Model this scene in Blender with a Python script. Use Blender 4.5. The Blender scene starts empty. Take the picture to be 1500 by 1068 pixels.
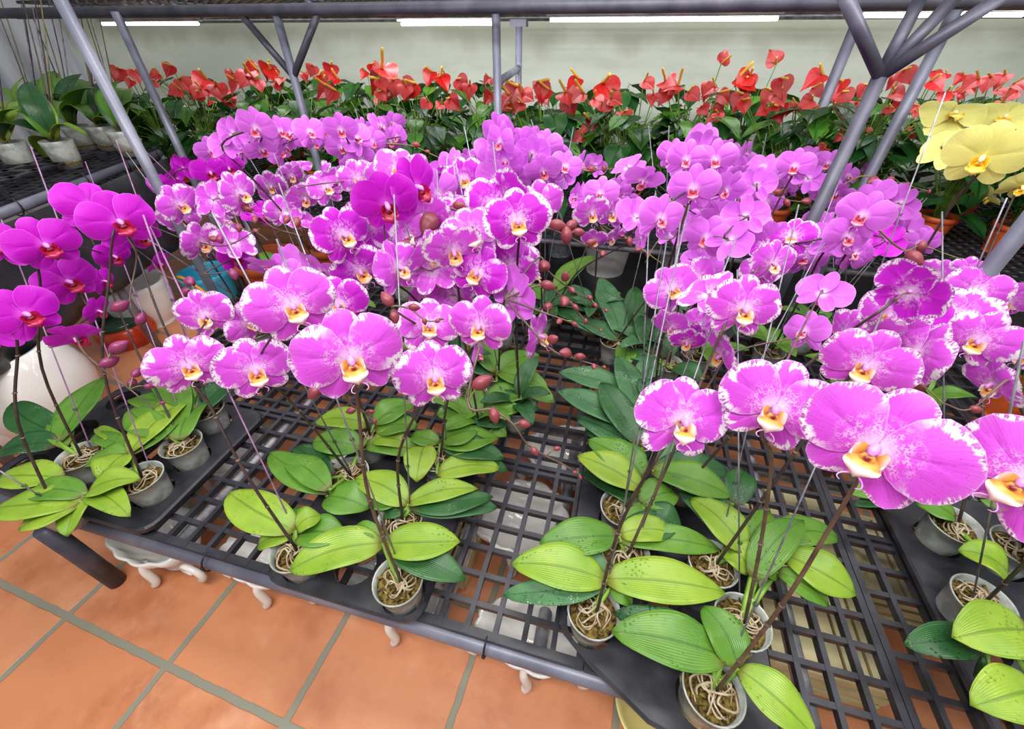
import bpy, math, random
from mathutils import Vector, Matrix, geometry
R = math.radians
random.seed(7)
S = bpy.context.scene
COL = S.collection
# ------------------------------------------------------------------ camera model
F, CX, CY = 595.0, 750.0, 534.0
TH, YAW, CH = R(39.2), R(14.6), 1.36
CT, ST, CYW, SYW = math.cos(TH), math.sin(TH), math.cos(YAW), math.sin(YAW)
def ray(px, py):
    x, y = (px-CX)/F, (py-CY)/F
    X, Y, Z = x, CT - y*ST, -(ST + y*CT)
    return Vector((X*CYW - Y*SYW, X*SYW + Y*CYW, Z))
CAM = Vector((0, 0, CH))
def atz(px, py, z):
    r = ray(px, py); return CAM + r*((z-CH)/r.z)
def atd(px, py, D):
    return CAM + ray(px, py)*D
def aty(px, py, Y):
    r = ray(px, py); return CAM + r*(Y/r.y)
def depth(p):
    u, v = p.x, p.y
    Xc, Yc = CYW*u + SYW*v, -SYW*u + CYW*v
    return Yc*CT + (CH-p.z)*ST
def proj(p):
    u, v = p.x, p.y
    Xc, Yc, dn = CYW*u + SYW*v, -SYW*u + CYW*v, CH-p.z
    D = Yc*CT + dn*ST
    return CX + F*Xc/D, CY + F*(dn*CT - Yc*ST)/D
def lin(r, g, b):
    f = lambda c: (c/255/12.92) if c/255 <= .04045 else ((c/255+.055)/1.055)**2.4
    return (f(r), f(g), f(b), 1)
# ------------------------------------------------------------------ materials
class NT:
    def __init__(s, name):
        s.m = bpy.data.materials.new(name); s.m.use_nodes = True
        s.t = s.m.node_tree; s.n = s.t.nodes; s.l = s.t.links
        s.b = s.n['Principled BSDF']; s.out = s.n['Material Output']
    def node(s, typ, **kw):
        n = s.n.new(typ)
        for k, v in kw.items():
            if k.startswith('i_'): n.inputs[int(k[2:])].default_value = v
            else: setattr(n, k, v)
        return n
    def link(s, a, b): s.l.new(a, b)
    def math(s, op, a, b=None, c=None, clamp=False):
        n = s.n.new('ShaderNodeMath'); n.operation = op; n.use_clamp = clamp
        for i, v in enumerate((a, b, c)):
            if v is None: continue
            if isinstance(v, (int, float)): n.inputs[i].default_value = v
            else: s.link(v, n.inputs[i])
        return n.outputs[0]
    def sm(s, v, a, b):
        n = s.n.new('ShaderNodeMapRange'); n.interpolation_type = 'SMOOTHSTEP'
        s.link(v, n.inputs[0]); n.inputs[1].default_value = a; n.inputs[2].default_value = b
        return n.outputs[0]
    def mix(s, f, a, b):
        n = s.n.new('ShaderNodeMix'); n.data_type = 'RGBA'
        if isinstance(f, (int, float)): n.inputs[0].default_value = f
        else: s.link(f, n.inputs[0])
        for i, v in ((6, a), (7, b)):
            if isinstance(v, tuple): n.inputs[i].default_value = v
            else: s.link(v, n.inputs[i])
        return n.outputs[2]
    def noise(s, scale, detail=3, vec=None, rough=.5):
        n = s.n.new('ShaderNodeTexNoise'); n.inputs['Scale'].default_value = scale
        n.inputs['Detail'].default_value = detail; n.inputs['Roughness'].default_value = rough
        if vec is not None: s.link(vec, n.inputs['Vector'])
        return n.outputs['Fac']
    def obj(s):
        return s.n.new('ShaderNodeTexCoord').outputs['Object']
    def bump(s, h, dist=.002, st=.5):
        n = s.n.new('ShaderNodeBump'); n.inputs['Strength'].default_value = st
        n.inputs['Distance'].default_value = dist; s.link(h, n.inputs['Height'])
        s.link(n.outputs[0], s.b.inputs['Normal'])
    def set(s, col=None, rough=None, metal=None, spec=None):
        if col is not None:
            if isinstance(col, tuple): s.b.inputs['Base Color'].default_value = col
            else: s.link(col, s.b.inputs['Base Color'])
        if rough is not None:
            if isinstance(rough, (int, float)): s.b.inputs['Roughness'].default_value = rough
            else: s.link(rough, s.b.inputs['Roughness'])
        if metal is not None: s.b.inputs['Metallic'].default_value = metal
        if spec is not None: s.b.inputs['Specular IOR Level'].default_value = spec
        return s.m
def varied(name, a, b, scale=6, rough=.5, metal=0, spec=.5, detail=4, bump=0):
    t = NT(name); o = t.obj(); f = t.sm(t.noise(scale, detail, o), .3, .7)
    t.set(t.mix(f, a, b), rough, metal, spec)
    if bump: t.bump(t.noise(scale*6, 3, o), bump)
    return t.m
def translucent(t, col, fac):
    tr = t.n.new('ShaderNodeBsdfTranslucent'); mx = t.n.new('ShaderNodeMixShader')
    mx.inputs[0].default_value = fac
    if isinstance(col, tuple): tr.inputs[0].default_value = col
    else: t.link(col, tr.inputs[0])
    t.link(t.b.outputs[0], mx.inputs[1]); t.link(tr.outputs[0], mx.inputs[2])
    t.link(mx.outputs[0], t.out.inputs[0])
def petal_mat(name, base, deep, pale, picotee, spots=True, vein=.35, inner=None):
    t = NT(name)
    u1 = t.node('ShaderNodeUVMap', uv_map='edge').outputs[0]
    u2 = t.node('ShaderNodeUVMap', uv_map='plane').outputs[0]
    rnd = t.node('ShaderNodeObjectInfo').outputs['Random']
    s1 = t.node('ShaderNodeSeparateXYZ'); t.link(u1, s1.inputs[0]); r, a = s1.outputs[0], s1.outputs[1]
    s2 = t.node('ShaderNodeSeparateXYZ'); t.link(u2, s2.inputs[0]); x, y = s2.outputs[0], s2.outputs[1]
    dist = t.math('SQRT', t.math('ADD', t.math('MULTIPLY', x, x), t.math('MULTIPLY', y, y)))
    ang = t.math('ARCTAN2', x, y)
    off = t.math('MULTIPLY', rnd, 37.0)
    # veins radiating from the base
    cv = t.node('ShaderNodeCombineXYZ'); t.link(t.math('MULTIPLY', ang, 16.0), cv.inputs[0]); t.link(t.math('MULTIPLY', dist, 1.3), cv.inputs[1]); t.link(off, cv.inputs[2])
    v = t.noise(2.2, 2, cv.outputs[0])
    col = t.mix(t.math('MULTIPLY', t.sm(v, .42, .68), vein), base, deep)
    col = t.mix(t.math('MULTIPLY', t.sm(dist, .75, 1.1), .25), col, pale)
    # pale speckled zone around the column
    if spots:
        vo = t.node('ShaderNodeTexVoronoi'); vo.inputs['Scale'].default_value = 34
        cc = t.node('ShaderNodeCombineXYZ'); t.link(x, cc.inputs[0]); t.link(y, cc.inputs[1]); t.link(off, cc.inputs[2])
        t.link(cc.outputs[0], vo.inputs['Vector'])
        zone = t.math('MULTIPLY', t.sm(dist, .58, .26), t.sm(t.noise(9, 2, cc.outputs[0]), .36, .6))
        dots = t.sm(vo.outputs['Distance'], .42, .55)
        col = t.mix(t.math('MULTIPLY', t.math('MULTIPLY', zone, dots), .72), col, (.86, .62, .88, 1))
        vo2 = t.node('ShaderNodeTexVoronoi'); vo2.inputs['Scale'].default_value = 14
        t.link(cc.outputs[0], vo2.inputs['Vector'])
        fle = t.math('MULTIPLY', t.sm(vo2.outputs['Distance'], .16, .08), .55)
        col = t.mix(fle, col, deep)
    col = t.mix(t.math('MULTIPLY', t.sm(dist, .3, .05), .8), col, inner or (.9, .72, .9, 1))
    if picotee:
        c3 = t.node('ShaderNodeCombineXYZ'); t.link(t.math('MULTIPLY', a, 1.0), c3.inputs[0]); t.link(t.math('MULTIPLY', r, .9), c3.inputs[1]); t.link(off, c3.inputs[2])
        n1 = t.noise(1.1, 1, c3.outputs[0])
        c4 = t.node('ShaderNodeCombineXYZ'); t.link(t.math('MULTIPLY', a, 4.6), c4.inputs[0]); t.link(t.math('MULTIPLY', r, 1.1), c4.inputs[1]); t.link(off, c4.inputs[2])
        n2 = t.noise(1.9, 4, c4.outputs[0], .6)
        away = t.sm(dist, .45, .8)
        e = t.math('ADD', r, t.math('MULTIPLY', t.math('SUBTRACT', n1, .53), 1.35*picotee))
        e = t.math('ADD', e, t.math('MULTIPLY', t.math('SUBTRACT', n2, .5), .45))
        w = t.math('MULTIPLY', t.sm(e, .74, .86), away)
        col = t.mix(w, col, (.93, .86, .93, 1))
        c5 = t.node('ShaderNodeCombineXYZ'); t.link(t.math('MULTIPLY', a, 5.5), c5.inputs[0]); t.link(t.math('MULTIPLY', r, 2.2), c5.inputs[1]); t.link(t.math('ADD', off, 9.0), c5.inputs[2])
        n3 = t.noise(1.9, 3, c5.outputs[0], .55)
        k = t.math('MULTIPLY', t.sm(t.math('ADD', n3, t.math('MULTIPLY', t.math('SUBTRACT', r, .9), .8)), .515, .555), t.math('MULTIPLY', t.sm(e, .74, .84), away))
        col = t.mix(t.math('MULTIPLY', k, .85), col, deep)
    rim = t.sm(r, .955, .99)
    col = t.mix(t.math('MULTIPLY', rim, .55), col, pale)
    t.set(col, .5, 0, .3)
    t.bump(v, .0012, .35)
    translucent(t, col, .28)
    return t.m
M = {}
M['petal_picotee'] = petal_mat('picotee petal', lin(218,86,223), lin(168,14,170), lin(236,172,240), 1.0, True, .2)
M['petal_magenta'] = petal_mat('magenta petal', lin(203,22,205), lin(160,4,160), lin(228,110,232), 0, False, .3, lin(225,90,225))
M['petal_vividpic'] = petal_mat('vivid picotee petal', lin(200,36,206), lin(158,8,164), lin(232,150,236), .7, True, .25)
M['petal_lilac'] = petal_mat('lilac petal', lin(220,112,230), lin(188,52,198), lin(240,190,244), 0, False, .28)
M['petal_yellow'] = petal_mat('yellow petal', lin(222,218,124), lin(190,186,76), lin(236,234,170), 0, False, .3, lin(235,225,110))
def lip_mat(name, tip, mid, core):
    t = NT(name); u = t.node('ShaderNodeUVMap', uv_map='plane').outputs[0]
    s = t.node('ShaderNodeSeparateXYZ'); t.link(u, s.inputs[0])
    n = t.math('ADD', s.outputs[1], t.math('MULTIPLY', t.math('SUBTRACT', t.noise(60, 2, t.obj()), .5), .35))
    c = t.mix(t.sm(n, .05, .3), core, mid); c = t.mix(t.sm(n, .36, .62), c, tip)
    t.set(c, .35, 0, .5); translucent(t, c, .15); return t.m
M['lip_gold'] = lip_mat('white and gold lip', lin(242,222,214), lin(232,164,72), lin(130,20,44))
M['lip_red'] = lip_mat('dark red lip', lin(180,16,92), lin(158,22,44), lin(96,0,28))
M['lip_pink'] = lip_mat('pink and red lip', lin(240,176,200), lin(204,64,84), lin(160,10,50))
M['lip_yellow'] = lip_mat('golden lip', lin(240,220,100), lin(238,178,20), lin(200,120,10))
M['column_pink'] = varied('pale pink column', lin(232,160,226), lin(208,112,206), 60, .35)
M['column_yellow'] = varied('pale yellow column', lin(245,240,190), lin(236,220,120), 60, .35)
def leaf_mat(name, a, b, dust=.0, rough=.32):
    t = NT(name)
    u = t.node('ShaderNodeUVMap', uv_map='plane').outputs[0]
    s = t.node('ShaderNodeSeparateXYZ'); t.link(u, s.inputs[0]); x, y = s.outputs[0], s.outputs[1]
    o = t.obj(); rnd = t.node('ShaderNodeObjectInfo').outputs['Random']
    f = t.sm(t.noise(14, 3, o), .3, .7)
    f2 = t.math('ADD', t.math('MULTIPLY', f, .6), t.math('MULTIPLY', rnd, .5), None, True)
    col = t.mix(f2, a, b)
    col = t.mix(t.math('MULTIPLY', t.sm(t.noise(48, 4, o, .65), .5, .75), .35), col, (b[0]*.55, b[1]*.68, b[2]*.6, 1))
    col = t.mix(t.math('MULTIPLY', t.sm(y, .14, .0), .6), col, lin(120, 84, 60))
    ax = t.math('ABSOLUTE', x)
    mid = t.sm(ax, .05, .012)
    dk = (b[0]*.45, b[1]*.5, b[2]*.45, 1)
    col = t.mix(t.math('MULTIPLY', mid, .6), col, dk)
    w = t.node('ShaderNodeTexWave', wave_type='BANDS', bands_direction='X'); t.link(u, w.inputs[0]); w.inputs['Scale'].default_value = 6; w.inputs['Distortion'].default_value = 1.2
    col = t.mix(t.math('MULTIPLY', w.outputs[1], .05), col, dk)
    if dust:
        vo = t.node('ShaderNodeTexVoronoi'); vo.inputs['Scale'].default_value = 220; t.link(o, vo.inputs['Vector'])
        d = t.math('MULTIPLY', t.sm(vo.outputs['Distance'], .38, .22), t.sm(t.noise(16, 3, o), .5, .68))
        col = t.mix(t.math('MULTIPLY', d, dust), col, lin(205,225,205))
    vo = t.node('ShaderNodeTexVoronoi'); vo.inputs['Scale'].default_value = 130; t.link(o, vo.inputs['Vector'])
    drops = t.math('MULTIPLY', t.sm(vo.outputs['Distance'], .30, .12), t.sm(t.noise(11, 2, o), .5, .6))
    t.set(col, rough, 0, .5)
    t.bump(t.math('ADD', drops, t.math('MULTIPLY', w.outputs[1], .12)), .003, .8)
    translucent(t, col, .18)
    return t.m
M['leaf_lime'] = leaf_mat('lime green leaf', lin(158,188,62), lin(122,164,44))
M['leaf_mid'] = leaf_mat('fresh green leaf', lin(112,158,54), lin(82,134,42), .1)
M['leaf_deep'] = leaf_mat('deep green leaf', lin(58,110,54), lin(36,84,42), .35)
M['leaf_dusty'] = leaf_mat('dusty grey green leaf', lin(84,136,84), lin(58,108,66), .75, .45)
M['leaf_anth'] = leaf_mat('glossy dark heart leaf', lin(52,104,42), lin(24,66,30), 0, .22)
M['leaf_anth2'] = leaf_mat('bright heart leaf', lin(96,152,44), lin(56,112,36), 0, .25)
M['spathe'] = varied('glossy red spathe', lin(200,20,14), lin(160,6,10), 12, .3, 0, .7, 3, .001)
M['spathe_pink'] = varied('coral spathe', lin(216,52,52), lin(186,24,32), 12, .3, 0, .7, 3, .001)
M['spadix'] = varied('yellow spadix', lin(236,196,70), lin(222,160,60), 80, .5)
M['stem_dark'] = varied('dark brown flower stem', lin(74,56,54), lin(46,34,40), 30, .45)
M['stem_brown'] = varied('brown flower stem', lin(112,90,76), lin(72,56,52), 22, .5)
M['stem_olive'] = varied('olive green flower stem', lin(128,124,70), lin(96,88,56), 25, .5)
M['stem_green'] = varied('green stem', lin(126,166,52), lin(88,130,44), 25, .5)
M['bud'] = varied('dusky rose bud', lin(150,66,78), lin(104,44,50), 60, .4)
M['bud_purple'] = varied('purple bud', lin(144,54,100), lin(104,34,74), 40, .4)
M['stake'] = varied('galvanised stake wire', lin(150,148,156), lin(112,110,122), 40, .4, .5)
M['stake_pink'] = varied('mauve coated stake', lin(176,128,176), lin(140,104,134), 30, .4, .1)
M['pipe'] = varied('grey painted pipe', lin(132,134,150), lin(104,106,122), 9, .42, .25, .5, 5, .0004)
M['pipe_dark'] = varied('dark grey painted pipe', lin(92,92,104), lin(64,64,76), 9, .45, .25, .5, 5)
M['galv'] = varied('mottled galvanised pipe', lin(150,150,154), lin(104,104,110), 30, .5, .4, .5, 6)
M['black'] = varied('black plastic', lin(52,53,60), lin(32,32,38), 18, .42, 0, .5, 5, .0003)
M['black_matt'] = varied('black plastic film', lin(62,62,68), lin(36,36,40), 5, .35, 0, .5, 4)
M['tie'] = varied('black cable tie', lin(20,20,22), lin(14,14,16), 30, .4)
M['bark'] = varied('bark chips and moss', lin(134,112,52), lin(38,28,20), 110, .9, 0, .2, 6, .004)
M['root'] = varied('pale aerial root', lin(190,176,150), lin(138,116,84), 40, .6)
M['terracotta'] = varied('terracotta', lin(196,104,58), lin(166,78,42), 12, .7, 0, .3, 4, .0006)
M['orange_pot'] = varied('orange nursery pot', lin(212,96,44), lin(186,74,34), 8, .4)
M['white_glaze'] = varied('glossy white glaze', lin(238,236,232), lin(222,218,212), 4, .08, 0, .6)
M['cream_glaze'] = varied('cream yellow glaze', lin(236,222,150), lin(224,206,128), 4, .12)
M['white_stone'] = varied('white hammered ceramic', lin(226,224,218), lin(206,204,198), 10, .5, 0, .5, 4, .004)
M['grey_stone'] = varied('mottled grey ceramic', lin(176,182,190), lin(112,120,132), 60, .45, 0, .5, 6, .001)
M['red_glaze'] = varied('red orange glaze', lin(206,70,34), lin(176,50,26), 6, .25)
M['blue_glaze'] = varied('sky blue paint', lin(60,176,208), lin(40,150,190), 6, .3)
M['orange_handle'] = varied('orange enamel', lin(250,170,30), lin(240,150,20), 6, .3)
M['ochre_glaze'] = varied('ochre glaze', lin(210,180,70), lin(170,140,50), 12, .25)
M['green_glaze'] = varied('dark green glaze', lin(40,72,52), lin(28,52,40), 12, .25)
M['cream_wood'] = varied('pale cream wood', lin(214,204,158), lin(188,176,128), 9, .6)
M['housing'] = varied('grey lamp housing', lin(190,186,182), lin(150,146,144), 8, .5)
M['rust'] = varied('rusty shelf steel', lin(120,104,96), lin(62,54,54), 16, .75, .2, .4, 6)
t = NT('clear nursery pot plastic')
o = t.obj(); nz = t.noise(22, 4, o)
t.set(t.mix(t.sm(nz, .35, .7), lin(206,212,204), lin(150,158,148)), .25, 0, .6)
tp = t.n.new('ShaderNodeBsdfTransparent'); mx = t.n.new('ShaderNodeMixShader'); tp.inputs[0].default_value = (.9,.92,.9,1)
t.link(t.math('MULTIPLY_ADD', nz, .3, .18), mx.inputs[0]); t.link(t.b.outputs[0], mx.inputs[1]); t.link(tp.outputs[0], mx.inputs[2]); t.link(mx.outputs[0], t.out.inputs[0])
M['clear'] = t.m
t = NT('lamp tube glow'); t.b.inputs['Emission Color'].default_value = (1,.96,1,1); t.b.inputs['Emission Strength'].default_value = 9; M['tube'] = t.m
# floor: square terracotta tiles with grey grout, turned a little from the bench
t = NT('terracotta floor tiles'); o = t.obj()
br = t.node('ShaderNodeTexBrick'); br.offset = 0; br.squash = 1
br.inputs['Scale'].default_value = 1; br.inputs['Brick Width'].default_value = .4; br.inputs['Row Height'].default_value = .4
br.inputs['Mortar Size'].default_value = .0105; br.inputs['Mortar Smooth'].default_value = .25
br.inputs['Color1'].default_value = lin(206,138,98); br.inputs['Color2'].default_value = lin(196,122,80); br.inputs['Mortar'].default_value = lin(136,134,118)
dn = t.n.new('ShaderNodeVectorMath'); dn.operation = 'ADD'
nn = t.node('ShaderNodeTexNoise'); nn.inputs['Scale'].default_value = 22; t.link(o, nn.inputs['Vector'])
sc = t.n.new('ShaderNodeVectorMath'); sc.operation = 'SCALE'; sc.inputs['Scale'].default_value = .007; t.link(nn.outputs['Color'], sc.inputs[0])
t.link(o, dn.inputs[0]); t.link(sc.outputs[0], dn.inputs[1]); t.link(dn.outputs[0], br.inputs['Vector'])
inv = t.math('SUBTRACT', 1.0, br.outputs['Fac'])
c = t.mix(t.math('MULTIPLY', t.math('MULTIPLY', t.sm(t.noise(3.6, 6, o, .62), .44, .70), inv), .6), br.outputs['Color'], lin(158,86,48))
c = t.mix(t.math('MULTIPLY', t.math('MULTIPLY', t.sm(t.noise(5.5, 6, o, .65), .52, .75), inv), .45), c, lin(222,172,140))
t.set(c, .42, 0, .4); t.bump(t.math('ADD', inv, t.math('MULTIPLY', t.noise(40, 4, o), .1)), .003, .7)
M['floor'] = t.m
t = NT('stained pale green wall'); o = t.obj()
sp = t.node('ShaderNodeSeparateXYZ'); t.link(o, sp.inputs[0])
mp = t.n.new('ShaderNodeMapping'); mp.inputs['Scale'].default_value = (1.2, 1, 4); t.link(o, mp.inputs[0])
st = t.sm(t.noise(1.6, 7, mp.outputs[0], .6), .45, .75)
c = t.mix(t.math('MULTIPLY', st, .5), lin(222,230,214), lin(180,188,164))
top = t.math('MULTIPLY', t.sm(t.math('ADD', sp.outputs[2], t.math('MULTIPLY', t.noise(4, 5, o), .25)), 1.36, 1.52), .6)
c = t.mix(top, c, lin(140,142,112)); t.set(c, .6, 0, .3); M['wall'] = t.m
t = NT('clouded greenhouse film'); o = t.obj()
mp = t.n.new('ShaderNodeMapping'); mp.inputs['Scale'].default_value = (1, 5, .8); t.link(o, mp.inputs[0])
c = t.mix(t.sm(t.noise(1.2, 5, mp.outputs[0]), .3, .7), lin(150,156,172), lin(216,220,230)); t.set(c, .25, 0, .6); M['film'] = t.m
# ------------------------------------------------------------------ mesh helpers
class MB:
    def __init__(s): s.v = []; s.f = []; s.mi = []; s.uv1 = {}; s.uv2 = {}; s.mats = []
    def mat(s, m):
        if m not in s.mats: s.mats.append(m)
        return s.mats.index(m)
    def add(s, vs, fs, m, uv1=None, uv2=None):
        b = len(s.v); s.v += [tuple(x) for x in vs]; k = s.mat(m)
        for f in fs: s.f.append(tuple(b+i for i in f)); s.mi.append(k)
        if uv1:
            for i, c in enumerate(uv1): s.uv1[b+i] = c
        if uv2:
            for i, c in enumerate(uv2): s.uv2[b+i] = c
    def box(s, c, d, m, rot=None):
        vs = [Vector((x*d[0]/2, y*d[1]/2, z*d[2]/2)) for x in (-1,1) for y in (-1,1) for z in (-1,1)]
        if rot is not None: vs = [rot @ v for v in vs]
        s.add([v+Vector(c) for v in vs], [(0,1,3,2),(4,6,7,5),(0,4,5,1),(2,3,7,6),(0,2,6,4),(1,5,7,3)], m)
    def tube(s, pts, rad, m, seg=6, cap=True, uv=False):
        pts = [Vector(p) for p in pts]; n = len(pts)
        if isinstance(rad, (int, float)): rad = [rad]*n
        vs = []; fs = []
        prev = None
        for i, p in enumerate(pts):
            d = (pts[min(i+1, n-1)] - pts[max(i-1, 0)])
            if d.length < 1e-9: d = Vector((0,0,1))
            d.normalize()
            if prev is None:
                a = Vector((1,0,0)) if abs(d.x) < .8 else Vector((0,1,0))
            else: a = prev
            e = (a - d*a.dot(d)).normalized(); prev = e; g = d.cross(e)
            for k in range(seg):
                t_ = 2*math.pi*k/seg; vs.append(p + (e*math.cos(t_)+g*math.sin(t_))*rad[i])
        for i in range(n-1):
            for k in range(seg):
                fs.append((i*seg+k, i*seg+(k+1)%seg, (i+1)*seg+(k+1)%seg, (i+1)*seg+k))
        if cap: fs.append(tuple(range(seg-1,-1,-1))); fs.append(tuple((n-1)*seg+k for k in range(seg)))
        u2 = [(0, i/(n-1)) for i in range(n) for k in range(seg)] if uv else None
        s.add(vs, fs, m, None, u2)
    def lathe(s, prof, c, m, seg=28, fl=None, sx=1, sy=1):
        vs = []; fs = []; n = len(prof); c = Vector(c)
        for r, z in prof:
            for k in range(seg):
                a = 2*math.pi*k/seg; rr = r*(1+(fl(a, z) if fl else 0))
                vs.append(c+Vector((rr*math.cos(a)*sx, rr*math.sin(a)*sy, z)))
        for i in range(n-1):
            for k in range(seg):
                fs.append((i*seg+k, i*seg+(k+1)%seg, (i+1)*seg+(k+1)%seg, (i+1)*seg+k))
        if prof[0][0] > 1e-4: fs.append(tuple(range(seg-1,-1,-1)))
        if prof[-1][0] > 1e-4 and prof[-1][0] < .0015: fs.append(tuple((n-1)*seg+k for k in range(seg)))
        s.add(vs, fs, m)
    def ball(s, c, r, m, seg=10, rings=7, sc=(1,1,1), rot=None):
        vs = []; fs = []
        for i in range(rings+1):
            ph = math.pi*i/rings
            for k in range(seg):
                a = 2*math.pi*k/seg
                v = Vector((math.sin(ph)*math.cos(a)*r*sc[0], math.sin(ph)*math.sin(a)*r*sc[1], math.cos(ph)*r*sc[2]))
                if rot is not None: v = rot @ v
                vs.append(v+Vector(c))
        for i in range(rings):
            for k in range(seg): fs.append((i*seg+k, (i+1)*seg+k, (i+1)*seg+(k+1)%seg, i*seg+(k+1)%seg))
        s.add(vs, fs, m, None, [(0, i/rings) for i in range(rings+1) for k in range(seg)])
    def mesh(s, name, smooth=True):
        me = bpy.data.meshes.new(name); me.from_pydata(s.v, [], s.f)
        for m in s.mats: me.materials.append(M[m])
        me.polygons.foreach_set('material_index', s.mi)
        if smooth: me.polygons.foreach_set('use_smooth', [True]*len(s.f))
        for nm, d in (('edge', s.uv1), ('plane', s.uv2)):
            if d:
                l = me.uv_layers.new(name=nm)
                for lp in me.loops: l.data[lp.index].uv = d.get(lp.vertex_index, (0,0))
        me.update(); return me
    def obj(s, name, parent=None, smooth=True, loc=None):
        return link(name, s.mesh(name, smooth), parent, loc)
def link(name, me, parent=None, loc=None, mat=None):
    o = bpy.data.objects.new(name, me); COL.objects.link(o)
    if parent is not None: o.parent = parent
    if loc is not None: o.location = loc
    if mat is not None: o.matrix_basis = mat
    return o
def sharp(o, ang=40):
    me = o.data
    for p in me.polygons: p.use_smooth = False
def tag(o, label=None, cat=None, group=None, kind=None):
    if label: o['label'] = label
    if cat: o['category'] = cat
    if group: o['group'] = group
    if kind: o['kind'] = kind
    return o
def thing(name, label, cat, loc, group=None, rz=0):
    o = bpy.data.objects.new(name, None); o.empty_display_size = .05; COL.objects.link(o)
    o.location = loc; o.rotation_euler = (0,0,rz); return tag(o, label, cat, group)
def catmull(pts, n=6):
    pts = [Vector(p) for p in pts]; P = [pts[0]*2-pts[1]] + pts + [pts[-1]*2-pts[-2]]; out = []
    for i in range(1, len(P)-2):
        for k in range(n):
            t_ = k/n; a, b, c, d = P[i-1], P[i], P[i+1], P[i+2]
            out.append(.5*((2*b)+(c-a)*t_+(2*a-5*b+4*c-d)*t_*t_+(3*b-a-3*c+d)*t_**3))
    out.append(pts[-1]); return out
def wloc(o):
    p = Vector((0,0,0))
    while o is not None: p += o.location; o = o.parent
    return p
def wobj(mb, name, parent=None, smooth=True, base=None):
    off = wloc(parent) if parent is not None else Vector(base or (0,0,0))
    mb.v = [(x-off.x, y-off.y, z-off.z) for x, y, z in mb.v]
    return mb.obj(name, parent, smooth, None if parent is not None else off)
def solid(o, th=.0016):
    m = o.modifiers.new('thickness', 'SOLIDIFY'); m.thickness = th; m.offset = 0; return o
def bevel(o, w=.003):
    m = o.modifiers.new('soft edge', 'BEVEL'); m.width = w; m.segments = 2; m.limit_method = 'ANGLE'; return o
def u_at(px, v, z):
    x = (px-CX)/F; dn = CH-z
    # CYW*u+SYW*v = x*((-SYW*u+CYW*v)*CT + dn*ST)
    return (x*(CYW*v*CT + dn*ST) - SYW*v)/(CYW + x*SYW*CT)
# ------------------------------------------------------------------ setting
m = MB(); m.add([(-7,-3,0),(6,-3,0),(6,5,0),(-7,5,0)], [(0,1,2,3)], 'floor')
fl = m.obj('floor', None, False); tag(fl, kind='structure')
P0 = atz(247, 974, 0); fl.rotation_euler = (0,0,0)
a = R(-3.4)
# grid lines of the tile pattern pass through the crossing seen in front of the bench
rot = Matrix.Rotation(a, 4, 'Z')
me = fl.data
for v in me.vertices: v.co = rot.inverted() @ (v.co - Vector((P0.x, P0.y, 0)))
fl.matrix_basis = Matrix.Translation((P0.x, P0.y, 0)) @ rot
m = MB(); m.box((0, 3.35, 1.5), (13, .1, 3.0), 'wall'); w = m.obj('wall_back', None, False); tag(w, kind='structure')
m = MB(); m.box((-4.75, 1.0, 1.5), (.06, 5, 3.0), 'film'); w = m.obj('wall_left', None, False); tag(w, kind='structure')
# ------------------------------------------------------------------ benches
ZB = .36                       # top of the front bench
BU0, BU1, BV0, BV1 = -1.62, 1.78, .275, 1.66
PR = .019
def seg_tube(name, a, b, r, mat, parent, seg=12):
    m = MB(); m.tube([a, b], r, mat, seg); o = wobj(m, name, parent); return o
fb = thing('bench_frame', 'grey painted pipe frame of the front orchid bench', 'plant bench', ((BU0+BU1)/2, (BV0+BV1)/2, 0))
zp = ZB-.018-PR
for v in (BV0+.0, BV1): seg_tube('rail', (BU0, v, zp), (BU1, v, zp), PR, 'pipe', fb, 14)
for u in (BU0, -.98, -.25, .52, 1.12, BU1): seg_tube('crossbar', (u, BV0, zp-.005), (u, BV1, zp-.005), PR*.9, 'galv', fb, 12)
seg_tube('crossbar', (BU0, .95, zp-.03), (BU1, .95, zp-.03), PR*.9, 'galv', fb, 12)
for u in (-1.365, -.02, 1.25):
    for v in ((BV0+.02, BV1-.04) if u != -.02 else (BV1-.04,)): seg_tube('leg', (u, v - (.063 if u < -1 and v < 1 else 0), 0), (u, v - (.063 if u < -1 and v < 1 else 0), zp), .024 if v < 1 else .02, 'pipe_dark' if u < -1 else 'pipe', fb, 14)
    seg_tube('brace', (u, BV0+.02, .12), (u, BV1-.04, .12), .018, 'pipe_dark' if u < -1 else 'galv', fb, 12)
seg_tube('post', (-1.43, 1.03, 0), (-1.43, 1.03, 1.5), .0155, 'pipe', fb, 14)
seg_tube('post', (.86, 1.13, 0), (.86, 1.13, 1.5), .0185, 'pipe', fb, 14)
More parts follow.
